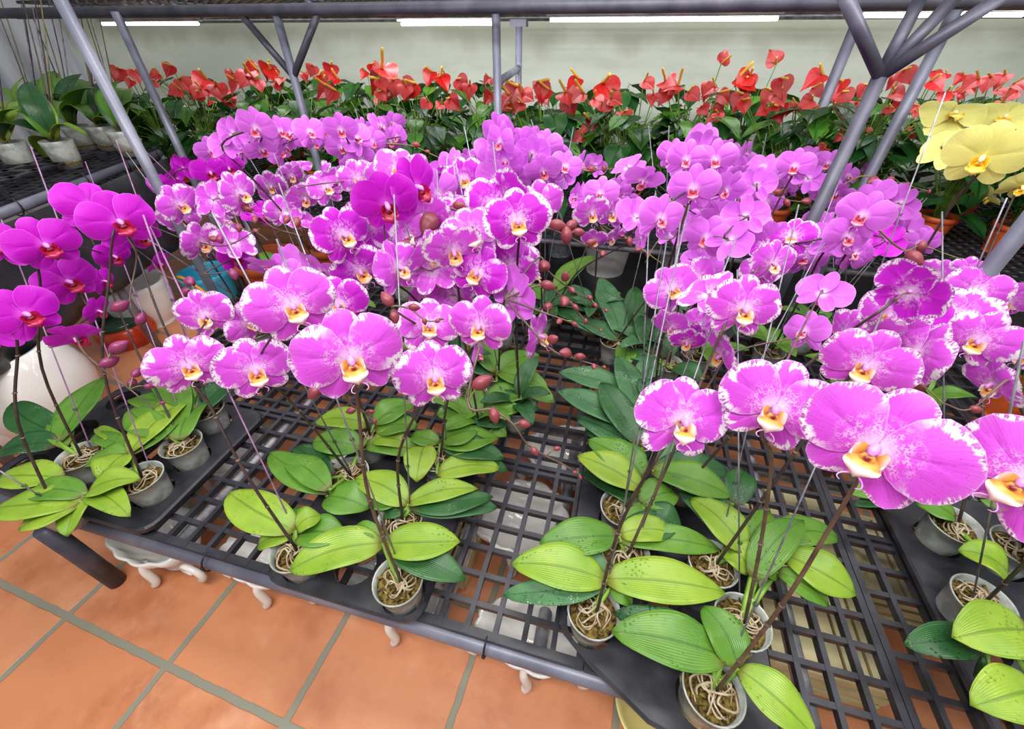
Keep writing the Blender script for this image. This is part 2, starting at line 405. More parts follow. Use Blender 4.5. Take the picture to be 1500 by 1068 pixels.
# plastic mesh panels
panels = [(BU0+.005, -1.24), (-1.235, -.56), (-.555, .075), (.08, .68), (.685, 1.24), (1.245, BU1-.005)]
plab = ['black mesh panel at the left end of the front bench, under the plain magenta orchids', 'black plastic mesh panel beside the left tray, empty in front of the speckled orchids',
        'black mesh panel of the front bench showing a bare strip between two middle trays', 'black plastic mesh panel right of the bare middle strip, under the wet-leaved orchids',
        'black plastic mesh panel with the large bare patch above the cream crates at right', 'black plastic mesh panel at the right edge under the rightmost orchid tray']
for i, ((u0, u1), lb) in enumerate(zip(panels, plab)):
    m = MB(); v0, v1 = BV0+.002, BV1+.012
    W, H = u1-u0, v1-v0; nu, nv = round(W/.062), round(H/.062)
    for k in range(nu+1):
        e = k in (0, nu); x = u0 + W*k/nu + (.006 if k == 0 else -.006 if k == nu else 0)
        m.box((x, (v0+v1)/2, ZB-.009), (.015 if e else .0115, H, .018), 'black')
    for k in range(nv+1):
        e = k in (0, nv); y = v0 + H*k/nv + (.008 if k == 0 else -.008 if k == nv else 0)
        m.box(((u0+u1)/2, y, ZB-.0095), (W, .018 if e else .0115, .0165), 'black')
    for y in (v0+H/3, v0+2*H/3): m.box(((u0+u1)/2, y, ZB-.009), (W, .014, .0182), 'black')
    o = wobj(m, 'mesh_panel', None, False, ((u0+u1)/2, (v0+v1)/2, ZB-.018)); tag(o, lb, 'mesh panel', 'plastic mesh panels of the front bench')
for px in (311, 713):
    p = aty(px, 820, BV0); u = u_at(px, BV0, zp); m = MB()
    pts = [(u, BV0+.024*math.cos(t_), zp+.006+.03*math.sin(t_)) for t_ in [2*math.pi*k/16 for k in range(17)]]
    m.tube(pts, .0022, 'tie', 6); m.box((u, BV0-.024, zp+.012), (.006,.006,.006), 'tie')
    o = wobj(m, 'cable_tie', None, True, (u, BV0, zp))
    tag(o, 'black cable tie round the front rail ' + ('near the left end of the bare mesh' if px < 500 else 'in the middle below the bare strip'), 'cable tie', 'cable ties on the front rail')
# back bench
ZK = .56
bb = thing('bench_frame', 'grey pipe frame of the rear bench carrying the red anthuriums', 'plant bench', (0, 2.5, 0))
for v in (1.99, 2.62, 3.15): seg_tube('rail', (-3.6, v, ZK-.02), (2.9, v, ZK-.02), .018, 'galv', bb, 12)
for u in (-3.5, -2.2, -.9, .9, 2.7):
    seg_tube('crossbar', (u, 1.99, ZK-.024), (u, 3.15, ZK-.024), .017, 'galv', bb)
    for v in (1.99, 3.15): seg_tube('leg', (u, v, 0), (u, v, ZK-.03), .019, 'pipe', bb, 12)
for i, (u0, u1) in enumerate([(-3.6,-2.0),(-1.99,.06),(.07,1.47),(1.48,2.9)]):
    m = MB(); v0, v1 = 1.97, 3.17
    nu, nv = round((u1-u0)/.05), round((v1-v0)/.05)
    for k in range(nu+1): m.box((u0+(u1-u0)*k/nu, (v0+v1)/2, ZK+.006), (.009, v1-v0, .012), 'black')
    for k in range(nv+1): m.box(((u0+u1)/2, v0+(v1-v0)*k/nv, ZK+.006), (u1-u0, .009, .011), 'black')
    o = wobj(m, 'mesh_panel', None, False, ((u0+u1)/2, 2.57, ZK))
    tag(o, 'rear bench mesh panel, ' + ['at its left end behind the left post', 'left of the centre post', 'right of the centre post', 'at its right end behind the yellow orchids'][i], 'mesh panel', 'plastic mesh panels of the rear bench')
# left bench, set at an angle
ZL = .85
la, lb_ = Vector((-2.06, .40, 0)), Vector((-2.585, 1.96, 0)); dl = (lb_-la).normalized(); nl = Vector((-dl.y, dl.x, 0))
lf = thing('bench_frame', 'grey pipe frame of the side bench along the left film wall', 'plant bench', (-2.9, 1.1, 0))
def LP(s, t_, z): p = la + dl*s + nl*t_; return Vector((p.x, p.y, z))
LL = (lb_-la).length
for t_ in (0, .62, 1.2): seg_tube('rail', LP(0,t_,ZL-.02), LP(LL,t_,ZL-.02), .022, 'pipe', lf, 12)
for s_ in (.05, .9, LL):
    seg_tube('crossbar', LP(s_,0,ZL-.024), LP(s_,1.2,ZL-.024), .018, 'galv', lf)
    for t_ in (0, 1.2): seg_tube('leg', LP(s_,t_,0), LP(s_,t_,ZL-.03), .02, 'pipe', lf)
m = MB(); nu, nv = 24, 34
rotL = Matrix.Rotation(math.atan2(dl.y, dl.x), 3, 'Z')
for k in range(nu+1): m.box(LP(LL/2, 1.2*k/nu, ZL+.006), (LL, .009, .012), 'black', rotL)
for k in range(nv+1): m.box(LP(LL*k/nv, .6, ZL+.006), (.009, 1.2, .011), 'black', rotL)
tag(wobj(m, 'mesh_panel', None, False, LP(LL/2,.6,ZL)), 'black plastic mesh top of the side bench along the left film wall', 'mesh panel')
m = MB(); n = 60; vs = []; fs = []
for i in range(n+1):
    for j in range(7):
        s_ = LL*i/n; d_ = .012*math.sin(s_*16+j*.4)*(j/6) + .006*math.sin(s_*41)*(j/6)
        vs.append(LP(s_, -.025+d_, ZL-.045-.42*j/6))
for i in range(n):
    for j in range(6): fs.append((i*7+j, (i+1)*7+j, (i+1)*7+j+1, i*7+j+1))
m.add(vs, fs, 'black_matt')
o = wobj(m, 'plastic_drape', None, True, LP(LL/2,0,.1)); solid(o, .002); tag(o, 'dark plastic sheet hanging under the rail of the left side bench', 'plastic sheet')
def s_at(px): return min([LL*q/400 for q in range(401)], key=lambda s_: abs(proj(LP(s_, 0, ZL-.02))[0]-px))
for k, s_ in enumerate([s_at(px) for px in (22, 73, 122, 183, 225)]):
    m = MB(); c0 = LP(s_, 0, ZL-.02)
    pts = [c0 + nl*(.027*math.cos(t_)) + Vector((0,0,.036*math.sin(t_)+.006)) for t_ in [2*math.pi*q/14 for q in range(15)]]
    m.tube(pts, .0025, 'tie', 6); m.tube([c0-nl*.027, c0-nl*.05+Vector((0,0,-.05))], .0022, 'tie', 5)
    tag(wobj(m, 'cable_tie', None, True, c0), 'cable tie round the rail of the left side bench, ' + ['nearest the camera','second from the near end','third from the near end','second from the far end','farthest along by the grey post'][k], 'cable tie', 'cable ties on the left side bench')
# upper shelf with posts and lamps
ZS = 1.455
us = thing('overhead_shelf', 'dark pipe and mesh shelf over the benches with forked grey supports', 'shelf', (-.2, 2.1, 0))
for v, mt in ((1.98, 'pipe_dark'), (1.90, 'pipe_dark'), (3.1, 'galv'), (2.45, 'galv')): seg_tube('rail', (-3.1, v, ZS-.02), (3.1, v, ZS-.02), .02, mt, us, 12)
for v in (1.28, 1.62): seg_tube('rail', (-2.2, v, ZS+.055), (2.6, v, ZS+.055), .02, 'pipe_dark', us, 12)
for k in range(9):
    u = -2.8+k*.7; seg_tube('crossbar', (u, 1.98, ZS), (u, 3.1, ZS), .016, 'pipe_dark', us, 10)
def vpost(px, py, v, r=.02, mat='pipe', z0=0, z1=ZS-.02, parent=us):
    p = aty(px, py, v); return seg_tube('post', (p.x, v, z0), (p.x, v, z1), r, mat, parent, 14), p.x
vpost(728, 100, 1.98, .017); vpost(212, 110, 1.88, .019)
# forked posts
p1 = aty(430, 112, 1.98)
seg_tube('post', (p1.x, 1.98, 0), (p1.x, 1.98, ZS-.02), .0185, 'pipe', us, 14)
for sx in (-1, 1):
    q = aty(352 if sx < 0 else 470, 26, 1.98); seg_tube('brace', (p1.x, 1.98, p1.z), (q.x, 1.98, ZS-.02), .015, 'pipe_dark', us, 12)
p2 = aty(1289, 112, 1.58)
m = MB(); m.tube([(p2.x, 1.58, 0), (p2.x, 1.58, p2.z)], .0195, 'pipe_dark', 14); wobj(m, 'post', us)
for px, py, v in ((1236, -10, 1.45), (1352, -10, 1.62), (1405, -10, 1.58), (1475, -10, 1.5)):
    q = aty(px, py, v); seg_tube('brace', (p2.x, 1.58, p2.z), q, .016, 'pipe_dark', us, 12)
vpost(1340, 130, 1.98, .019)
p3 = aty(760, 60, 2.62); seg_tube('post', (p3.x, 2.62, 0), (p3.x, 2.62, ZS-.05), .018, 'pipe', us, 12)
m = MB(); m.box((p3.x, 2.62, ZS-.055), (.085, .05, .03), 'pipe_dark'); wobj(m, 'cap_plate', us, False)
pc = aty(745, 92, 2.3); seg_tube('tie_bar', (aty(728,96,1.98).x, 1.98, 1.2), (p3.x, 2.62, 1.215), .016, 'pipe', us, 12)
p4 = aty(1232, 90, 2.62); seg_tube('post', (p4.x, 2.62, 0), (p4.x, 2.62, ZS-.05), .024, 'pipe_dark', us, 12)
m = MB(); n = 0
for k in range(105): m.box((-3.0+k*.058, 2.55, ZS+.024), (.012, 1.14, .014), 'rust')
for k in range(21): m.box((0, 1.99+k*.055, ZS+.024), (6.1, .012, .012), 'black')
wobj(m, 'mesh_top', us, False)
m = MB()
for k in range(86): m.box((-2.2+k*.056, 1.45, ZS+.082), (.01, .4, .012), 'black')
for k in range(9): m.box((.2, 1.26+k*.047, ZS+.082), (4.8, .01, .011), 'black')
wobj(m, 'mesh_top', us, False)
lampl = ['short lamp tube under the overhead shelf left of the leftmost forked post', 'lamp tube under the overhead shelf just left of the centre post', 'long lamp tube under the overhead shelf right of the centre post', 'lamp tube under the overhead shelf behind the right forked support']
for k, (xa, xb, v, z) in enumerate(((150, 290, 2.42, 1.405), (588, 722, 2.5, 1.40), (806, 1140, 2.42, 1.41), (1262, 1500, 2.3, 1.415))):
    ua, ub = u_at(xa, v, z), u_at(xb, v, z)
    L_ = thing('lamp_tube', lampl[k], 'lamp', ((ua+ub)/2, v, z), 'lamp tubes under the overhead shelf')
    m = MB(); m.box(((ua+ub)/2, v, z+.016), (ub-ua+.03, .035, .018), 'housing'); wobj(m, 'housing', L_, False)
    m = MB(); m.tube([(ua, v, z-.003), (ub, v, z-.003)], .0075, 'tube', 10); wobj(m, 'tube', L_)
# ------------------------------------------------------------------ planters and pots on the floor
def pot(name, label, cat, loc, prof, mat, group=None, seg=36, fl=None, rim=None, sx=1, sy=1, extra=None):
    t_ = thing(name, label, cat, loc, group)
    m = MB(); m.lathe(prof, (0,0,0), mat, seg, fl, sx, sy); m.obj('body', t_)
    if rim: m = MB(); m.lathe(rim[0], (0,0,0), rim[1], seg, fl, sx, sy); m.obj('rim', t_)
    if extra: extra(t_)
    return t_
def wall(r0, r1, h, th=.012, belly=0):
    o = [(r0 + (r1-r0)*k/8 + belly*math.sin(math.pi*k/8), h*k/8) for k in range(9)]
    return [(0.0005, 0), (r0, 0)] + o + [(o[-1][0]-th, h)] + [(max(r-th, .01), z+.01) for r, z in reversed(o[:-1])] + [(.0005, .012)]
def at0(px, py): p = atz(px, py, 0); return (p.x, p.y, 0)
wavy = lambda a, z: .03*math.sin(a*6)*(z/.3)
def tall(px, py, lab, r0, r1, h, mat, belly=0, fl=None, cat='planter', name='ceramic_planter', group='large planters standing behind the benches', **k):
    return pot(name, lab, cat, at0(px, py), wall(r0, r1, h, .014, belly), mat, group, 36, fl, **k)
tall(885, 397, 'white planter with hammered surface below the rear bench, standing in the middle', .13, .165, .42, 'white_stone', .01)
tall(990, 388, 'white hammered planter below the rear bench behind the right group of stems', .12, .15, .40, 'white_stone')
tall(820, 372, 'mottled blue grey ceramic planter left of the white hammered one', .09, .115, .42, 'grey_stone')
tall(1062, 362, 'narrow white hammered planter farthest right below the rear bench', .10, .12, .38, 'white_stone')
tall(95, 618, 'large glossy white jar with rounded belly on the floor left of the bench', .13, .15, .40, 'white_glaze', .07)
tall(20, 640, 'low glossy white jar at the left frame edge below the magenta flowers', .13, .12, .26, 'white_glaze', .07)
tall(225, 470, 'glossy white planter with wavy rim behind the left orchid spikes', .12, .17, .26, 'white_glaze', .02, wavy)
tall(196, 500, 'red orange glazed pot with dark gold rim on the tiles at left', .10, .115, .13, 'red_glaze', .03, rim=([(.113,.125),(.121,.135),(.115,.16),(.10,.16),(.10,.13)], 'green_glaze'))
tall(412, 425, 'wide terracotta pot with banded rim behind the speckled flowers', .15, .20, .24, 'terracotta', rim=([(.198,.2),(.215,.205),(.215,.25),(.19,.25),(.19,.21)], 'terracotta'), name='terracotta_pot', cat='flower pot')
tall(500, 400, 'second terracotta pot right of the banded one', .14, .18, .23, 'terracotta', rim=([(.178,.19),(.193,.195),(.193,.24),(.17,.24),(.17,.2)], 'terracotta'), name='terracotta_pot', cat='flower pot')
def hoop(t_):
    m = MB(); m.tube([( .15*math.cos(a_), -.14-.02*math.sin(a_*2), .12+.12*math.sin(a_)) for a_ in [math.pi*1.05*k/16+1.6*math.pi for k in range(17)]], .009, 'orange_handle', 8); m.obj('handle', t_)
    m = MB(); m.ball((.02,-.155,.07), .022, 'orange_handle', 12, 8); m.obj('knob', t_)
tall(322, 442, 'sky blue bucket pot with orange handle behind the left flowers', .12, .15, .22, 'blue_glaze', rim=([(.13,.0),(.145,.02),(.147,.045),(.125,.05)], 'green_glaze'), extra=hoop, name='blue_bucket', cat='bucket')
q = aty(418, 330, 2.05)
t_ = thing('glazed_pot', 'ochre glazed pot with dark green rim on the edge of the rear bench', 'flower pot', (q.x, 2.07, ZK+.012))
m = MB(); m.lathe(wall(.055, .075, .11, .008, .012), (0,0,0), 'ochre_glaze', 28); m.obj('body', t_)
m = MB(); m.lathe([(.074,.095),(.083,.1),(.083,.122),(.068,.122),(.068,.1)], (0,0,0), 'green_glaze', 28); m.obj('rim', t_)
# ornate white planters under the front edge
def ornate(px, py, lab, r=.16, ry=.62):
    c = at0(px, py); t_ = thing('fluted_planter', lab, 'planter', c, 'white fluted planters under the front bench')
    fl_ = lambda a_, z: .06*abs(math.sin(a_*6))*(.3+z/.16) + .05*math.cos(a_*3+z*18)*(z/.16)
    m = MB(); m.lathe([(.0005,0),(r*.5,0),(r*.55,.02),(r*.42,.035),(r*.7,.07),(r*.95,.12),(r*1.05,.16),(r*.98,.165),(r*.85,.12),(r*.5,.06),(.0005,.05)], (0,0,0), 'white_glaze', 72, fl_, 1, ry)
    o = m.obj('bowl', t_)
    for sx in (-1, 1):
        m = MB(); pts = []
        for k in range(15):
            a_ = -1.2+k*.42; rr = .045*(1-k/22); pts.append((sx*(r*.75+.03+rr*math.cos(a_)), -r*ry*.55, .075+rr*math.sin(a_)))
        m.tube(pts, [.012*(1-k/24) for k in range(15)], 'white_glaze', 10); m.obj('handle', t_)
    m = MB(); m.tube(catmull([(0,-r*ry*.78,.11),(0,-r*ry*.95,.08),(.012,-r*ry*1.0,.03),(.005,-r*ry*1.06,.008)]), .012, 'white_glaze', 10); m.obj('scroll_foot', t_)
for px, py, r, lab in ((243, 836, .14, 'white fluted ceramic planter with scroll foot under the left part of the front rail'), (400, 868, .13, 'white fluted ceramic planter second from left under the front rail'), (583, 920, .13, 'white fluted ceramic planter under the front rail below the first pot row'), (770, 985, .13, 'white fluted ceramic planter under the bare mesh strip in the middle')):
    c_ = atz(px, py, .01); x_, y_ = proj(Vector((c_.x, c_.y+.05, 0))); ornate(x_, y_, lab, r)
for k, (px, py, lab) in enumerate(((350, 690, 'grey white fluted planter seen through the left bare mesh'), (560, 700, 'white fluted planter deep below the left orchid pots'), (760, 790, 'white fluted planter seen through the middle mesh strip'), (830, 700, 'white fluted planter at the back below the middle mesh strip'), (1000, 760, 'white fluted planter under the wet-leaved orchids'))):
    ornate(px, py, lab, .15, .8)
c = at0(950, 1046); t_ = thing('ceramic_bowl', 'pale yellow glazed bowl on the tiles under the front rail at lower right', 'bowl', c)
m = MB(); m.lathe([(.0005,0),(.05,0),(.055,.012),(.085,.05),(.10,.10),(.094,.10),(.078,.055),(.0005,.02)], (0,0,0), 'cream_glaze', 40); m.obj('body', t_)
for k, (px, py, dx, dy, h, lab) in enumerate(((1150, 930, .34, .26, .13, 'pale cream slatted crate under the right bare mesh, nearest the front'), (1130, 800, .34, .24, .14, 'pale cream slatted crate under the right mesh, farther back'), (1290, 850, .28, .26, .12, 'pale cream slatted crate under the right end of the mesh'), (640,790,.3,.26,.1,'pale grey wooden crate below the middle pots'))):
    c = at0(px, py); t_ = thing('slatted_crate', lab, 'crate', c, 'crates below the front bench')
    for sy in (-1, 1):
        m = MB()
        for q in range(3): m.box((0, sy*dy/2, .025+q*(h-.03)/2), (dx, .012, .03), 'cream_wood')
        m.obj('side_slats', t_, False)
    for sx in (-1, 1):
        m = MB()
        for q in range(3): m.box((sx*dx/2, 0, .025+q*(h-.03)/2), (.012, dy, .03), 'cream_wood')
        m.obj('end_slats', t_, False)
    m = MB()
    for q in range(6): m.box((-dx/2+dx*(q+.5)/6, 0, h+.006), (dx/6-.008, dy, .01), 'cream_wood')
    m.obj('lid_slats', t_, False)

m = MB(); vs = []; fs = []; nx_, ny_ = 40, 10
for i in range(nx_+1):
    for j in range(ny_+1):
        x, y = -1.9+4.9*i/nx_, 1.78+1.45*j/ny_; vs.append((x, y, .006+.004*math.sin(x*9+y*5)+.003*math.sin(y*17-x*4)))
for i in range(nx_):
    for j in range(ny_): fs.append((i*(ny_+1)+j, (i+1)*(ny_+1)+j, (i+1)*(ny_+1)+j+1, i*(ny_+1)+j+1))
m.add(vs, fs, 'black_matt'); o = wobj(m, 'dark_floor_sheet', None, True, (0, 2.5, 0)); solid(o, .002); tag(o, 'sheet added to darken the floor under the rear bench behind the planters', 'mat')  # added dark sheet, keeps the tiles below the rear bench dark
# ------------------------------------------------------------------ orchid flower meshes
def petal(mb, mat, base, ang, L, W, z0, seed, curl=.12, pinch=.35, tipw=0, K=7, N=22, ripple=.03, lift=0):
    rs = random.Random(seed); ph = rs.uniform(0, 6.28); ph2 = rs.uniform(0, 6.28)
    vs = []; fs = []; e = []; pl = []
    ca, sa = math.cos(ang), math.sin(ang)
    for i in range(K+1):
        r = i/K
        for j in range(N+1):
            th = 2*math.pi*j/N
            ox = W/2*math.sin(th)*(1-pinch*math.exp(-((min(th, 2*math.pi-th))/.75)**2))*(1+tipw*(-math.cos(th)))
            oy = L*(.5-.5*math.cos(th))
            if abs(math.cos(th)) < .99: oy += 0
            wob = 1+.018*math.sin(5*th+ph)+.012*math.sin(9*th+ph2)
            cx_, cy_ = 0, .52*L
            x = cx_+(ox-cx_)*r*wob; y = cy_+(oy-cy_)*r*wob
            z = z0 + curl*L*(.18-(x/W*2)**2*.5) - curl*L*.55*max(0, y/L-.35)**2*2 + ripple*L*r**3*math.sin(3*th+ph)*(.3+y/L) + .012*L*math.cos(th*2+ph2)*r + lift*y
            z -= .0025*math.exp(-(x/(W*.03))**2)*(y/L)
            X = base[0] + x*ca + y*sa; Y = base[1] - x*sa + y*ca
            vs.append((X, Y, z)); e.append((r, th)); pl.append((x/L, y/L))
    for i in range(K):
        for j in range(N): fs.append((i*(N+1)+j, (i+1)*(N+1)+j, (i+1)*(N+1)+j+1, i*(N+1)+j+1))
    mb.add(vs, fs, mat, e, pl)
FM = {}
KINDS = {'P': ('petal_picotee', 'lip_gold', 'column_pink', 1.0, 1.2), 'Q': ('petal_vividpic', 'lip_gold', 'column_pink', .98, 1.2), 'V': ('petal_magenta', 'lip_red', 'column_pink', .97, 1.35),
         'L': ('petal_lilac', 'lip_pink', 'column_pink', .96, 1.1), 'Y': ('petal_yellow', 'lip_yellow', 'column_yellow', 1.0, 1.2)}
def lip_mesh(kind, sc):
    lm = KINDS[kind][1]; mb = MB()
    for sx in (-1, 1):       # two upright side lobes, cupped towards each other
        vs = []; fs = []; uv = []
        for i in range(6):
            for j in range(7):
                t_, s_ = i/5, j/6-.5
                w = .011*math.sin(math.pi*min(1, .25+t_*.7))
                x = sx*(.0035+.0075*math.sin(t_*2.3)); y = -.006+s_*w*1.3-.003*t_; z = .004+.016*t_ - abs(s_)*.004
                vs.append((x*sc, y*sc, z*sc)); uv.append((s_, .25+t_*.75))
        for i in range(5):
            for j in range(6): fs.append((i*7+j, i*7+j+1, (i+1)*7+j+1, (i+1)*7+j))
        mb.add(vs, fs, lm, None, uv)
    vs = []; fs = []; uv = []   # middle lobe: an arrow shaped tongue bent forwards and down
    for i in range(9):
        t_ = i/8; w = (.0045+.0075*math.sin(math.pi*min(1, t_*1.25))**1.2)*(1 if t_ < .8 else (1-t_)/.2*.8+.2)
        for j in range(7):
            s_ = j/6*2-1
            x = s_*w; y = -.007-.017*t_; z = .006+.013*math.sin(t_*2.4) - .004*s_*s_ + .002
            vs.append((x*sc, y*sc, z*sc)); uv.append((s_*.5, .1+t_*.95))
    for i in range(8):
        for j in range(6): fs.append((i*7+j, i*7+j+1, (i+1)*7+j+1, (i+1)*7+j))
    mb.add(vs, fs, lm, None, uv)
    mb.ball((0, -.008*sc, .011*sc), .0042*sc, lm, 8, 6, (1.2,1,.8))
    if kind in 'PQL':
        for sx in (-1, 1):
            pts = [Vector((sx*(.001+.007*math.sin(k*.42)), -.024+.002*math.cos(k*.6)-.0015*k*.3, .014+.0016*k))*sc for k in range(7)]
            mb.tube(pts, [.0009*sc*(1-k/9) for k in range(7)], 'column_pink', 5, True)
    return mb.mesh('lip')
def col_mesh(kind, sc):
    mb = MB(); mb.tube([Vector(p)*sc for p in ((0,.001,-.002),(0,.001,.006),(0,-.001,.012),(0,-.004,.0145))], [.0026*sc,.0034*sc,.0038*sc,.0018*sc], KINDS[kind][2], 8)
    return mb.mesh('column')
for kd, (pm, lm, cm, W_, ls) in KINDS.items():
    for vr in range(4):
        mb = MB(); sd = hash((ord(kd), vr)) % 1000
        mb_s = [1, 1, 1, 1]; j = [0, .05, -.06, .03][vr]
        nar = .8 if kd == 'L' else 1
        petal(mb, pm, (0,.002), 0+j, .056, .046*nar, -.003, sd+1, .26, .2, 0, ripple=.03)
        for sx in (-1, 1):
            petal(mb, pm, (sx*.002,-.002), sx*R(140)+j, .055, .040*nar, -.0045, sd+2+sx, .24, .2, 0, ripple=.03, lift=-.03)
        for sx in (-1, 1):
            petal(mb, pm, (sx*.001,.001), sx*R(72 + [0,4,-3,2][vr]), .0635, .074*(.95 if kd == 'L' else 1), .001+.0012*sx, sd+7+sx, [.26,.36,.16,.30][vr], .45, .04, ripple=.05, lift=[.06,.18,.0,.12][vr])
        FM[(kd, vr)] = mb.mesh('orchid_flower')
    FM[(kd, 'lip')] = lip_mesh(kd, ls); FM[(kd, 'col')] = col_mesh(kd, ls)
    mb = MB()   # a half open flower: overlapping petals still cupped
    for k in range(5):
        a_ = 2*math.pi*k/5
        petal(mb, pm, (0,0), a_, .04, .034, 0, k+50, -1.9, .2, 0, lift=.35)
    FM[(kd, 'half')] = mb.mesh('orchid_flower')
budm = {}
for mt in ('bud', 'bud_purple'):
    mb = MB(); vs = []; fs = []
    for i in range(9):
        t_ = i/8; r = .36*math.sin(math.pi*min(1, t_*.97+.02))**.75*(1.0-.25*t_)
        for k in range(12):
            a_ = 2*math.pi*k/12; rr = r*(1+.07*math.cos(a_*3)); vs.append((rr*math.cos(a_), rr*math.sin(a_), t_))
    for i in range(8):
        for k in range(12): fs.append((i*12+k, i*12+(k+1)%12, (i+1)*12+(k+1)%12, (i+1)*12+k))
    fs.append(tuple(range(11,-1,-1))); fs.append(tuple(96+k for k in range(12)))
    mb.add(vs, fs, mt); budm[mt] = mb.mesh('bud')
rng = random.Random(11)
BW = .128
def flower_place(px, py, size, W=.125):
    x = (px-CX)/F; D = W*F*math.sqrt(1+x*x)/size
    p = atd(px, py, D); return p, D
def frame(p, yaw, pitch, roll):
    c = (CAM-p).normalized(); Z = Vector((0,0,1)); r = Z.cross(c).normalized(); u = c.cross(r)
    n = c*(math.cos(R(pitch))*math.cos(R(yaw))) + r*(math.sin(R(yaw))*math.cos(R(pitch))) + u*math.sin(R(pitch))
    up = (u - n*u.dot(n))
    if abs(yaw) > 60 or abs(pitch) > 60: up = Z - n*Z.dot(n)
    if up.length < .05: up = r.cross(n)
    up.normalize(); up = Matrix.Rotation(R(roll), 3, n) @ up
    sx = up.cross(n)
    return Matrix((sx, up, n)).transposed()
# ------------------------------------------------------------------ leaves
def leaf_mb(B, T, W, mat, bump=.02, seed=0, N=12, K=8, cup=.18, pw=.62, off=Vector((0,0,0))):
    B, T = Vector(B)-off, Vector(T)-off; rs = random.Random(seed)
    L = (T-B).length; ax = (T-B).normalized(); side = ax.cross(Vector((0,0,1)))
    if side.length < .1: side = Vector((1,0,0))
    side.normalize(); up = side.cross(ax).normalized()
    tw = rs.uniform(-.25, .25); bend = rs.uniform(-.06, .06)*L
    vs = []; fs = []; uv = []
    for i in range(N+1):
        t_ = i/N; tt = .02+.98*t_
        w = W/2*max(0, math.sin(math.pi*tt**.86))**pw if i < N else W*.02
        c = B.lerp(T, t_) + up*(bump*4*t_*(1-t_)) + side*(bend*math.sin(math.pi*t_))
        tl = tw*(t_-.2)
        for j in range(K+1):
            s_ = j/K*2-1
            o_ = side*(s_*w*math.cos(tl)) + up*(abs(s_)**1.3*w*cup + s_*w*math.sin(tl) + .003*math.sin(9*t_+seed)*s_)
            vs.append(c+o_); uv.append((s_*.5, t_))
    for i in range(N):
        for j in range(K): fs.append((i*(K+1)+j, i*(K+1)+j+1, (i+1)*(K+1)+j+1, (i+1)*(K+1)+j))
    mb = MB(); mb.add(vs, fs, mat, None, uv); return mb
def leaf_px(bx, by, tx, ty, wpx, zb=.475, zt=.475):
    B, T = atz(bx, by, zb), atz(tx, ty, zt)
    mx, my = (bx+tx)/2, (by+ty)/2; dx, dy = tx-bx, ty-by; l = math.hypot(dx, dy) or 1
    nx, ny = -dy/l*wpx/2, dx/l*wpx/2; zm = (zb+zt)/2
    a_, b_ = atz(mx+nx, my+ny, zm), atz(mx-nx, my-ny, zm)
    d = (T-B).normalized(); w = (a_-b_); w = (w - d*w.dot(d)).length
    return B, T, min(w*1.08, .095)
LM = {'l': 'leaf_lime', 'm': 'leaf_mid', 'd': 'leaf_deep', 'g': 'leaf_dusty'}
# ------------------------------------------------------------------ pots
ZR = .462
potm = {}
def pot_meshes():
    mb = MB(); pr = [(.0005,.0),(.036,.0),(.040,.02),(.046,.06),(.0515,.098),(.054,.100),(.053,.103),(.050,.101),(.045,.06),(.0385,.022),(.0005,.006)]
    mb.lathe(pr, (0,0,0), 'clear', 30); potm['pot'] = mb.mesh('pot')
    for vr in range(3):
        rs = random.Random(vr+3); mb = MB(); vs = []; fs = []
        for i in range(9):
            r = .0465*i/8
            for k in range(28):
                a_ = 2*math.pi*k/28; vs.append((r*math.cos(a_), r*math.sin(a_), .084+rs.uniform(-.004,.006)*(i < 8)))
        for i in range(8):
            for k in range(28): fs.append((i*28+k, (i+1)*28+k, (i+1)*28+(k+1)%28, i*28+(k+1)%28))
        vs += [(.038*math.cos(2*math.pi*k/28), .038*math.sin(2*math.pi*k/28), .045) for k in range(28)]
        for k in range(28): fs.append((8*28+k, 9*28+k, 9*28+(k+1)%28, 8*28+(k+1)%28))
        mb.add(vs, fs, 'bark')
        for k in range(26):
            a_ = rs.uniform(0, 6.28); r = rs.uniform(0, .042)
            mb.box((r*math.cos(a_), r*math.sin(a_), .09+rs.uniform(-.002,.004)), (rs.uniform(.006,.016), rs.uniform(.004,.009), .004), 'bark', Matrix.Rotation(rs.uniform(0,6), 3, 'Z') @ Matrix.Rotation(rs.uniform(-.5,.5), 3, 'X'))
        potm['bark', vr] = mb.mesh('bark')
        mb = MB()
        for k in range(15):
            a_ = rs.uniform(0, 6.28); da = rs.uniform(-2.2, 2.2); r1 = rs.uniform(.024, .045); ox, oy = rs.uniform(-.016,.016), rs.uniform(-.016,.016)
            pts = catmull([(ox,oy,rs.uniform(.088,.100)),(r1*.5*math.cos(a_), r1*.5*math.sin(a_), .102+rs.uniform(-.004,.006)), (r1*math.cos(a_+da*.5), r1*math.sin(a_+da*.5), .096), (r1*math.cos(a_+da), r1*math.sin(a_+da), .084)], 4)
            mb.tube(pts, [rs.uniform(.0014,.0024)]*(len(pts)-1)+[.0011], 'root', 6)
        potm['root', vr] = mb.mesh('aerial_roots')
pot_meshes()
POTS = []
BUDP = .8
nplant = 0
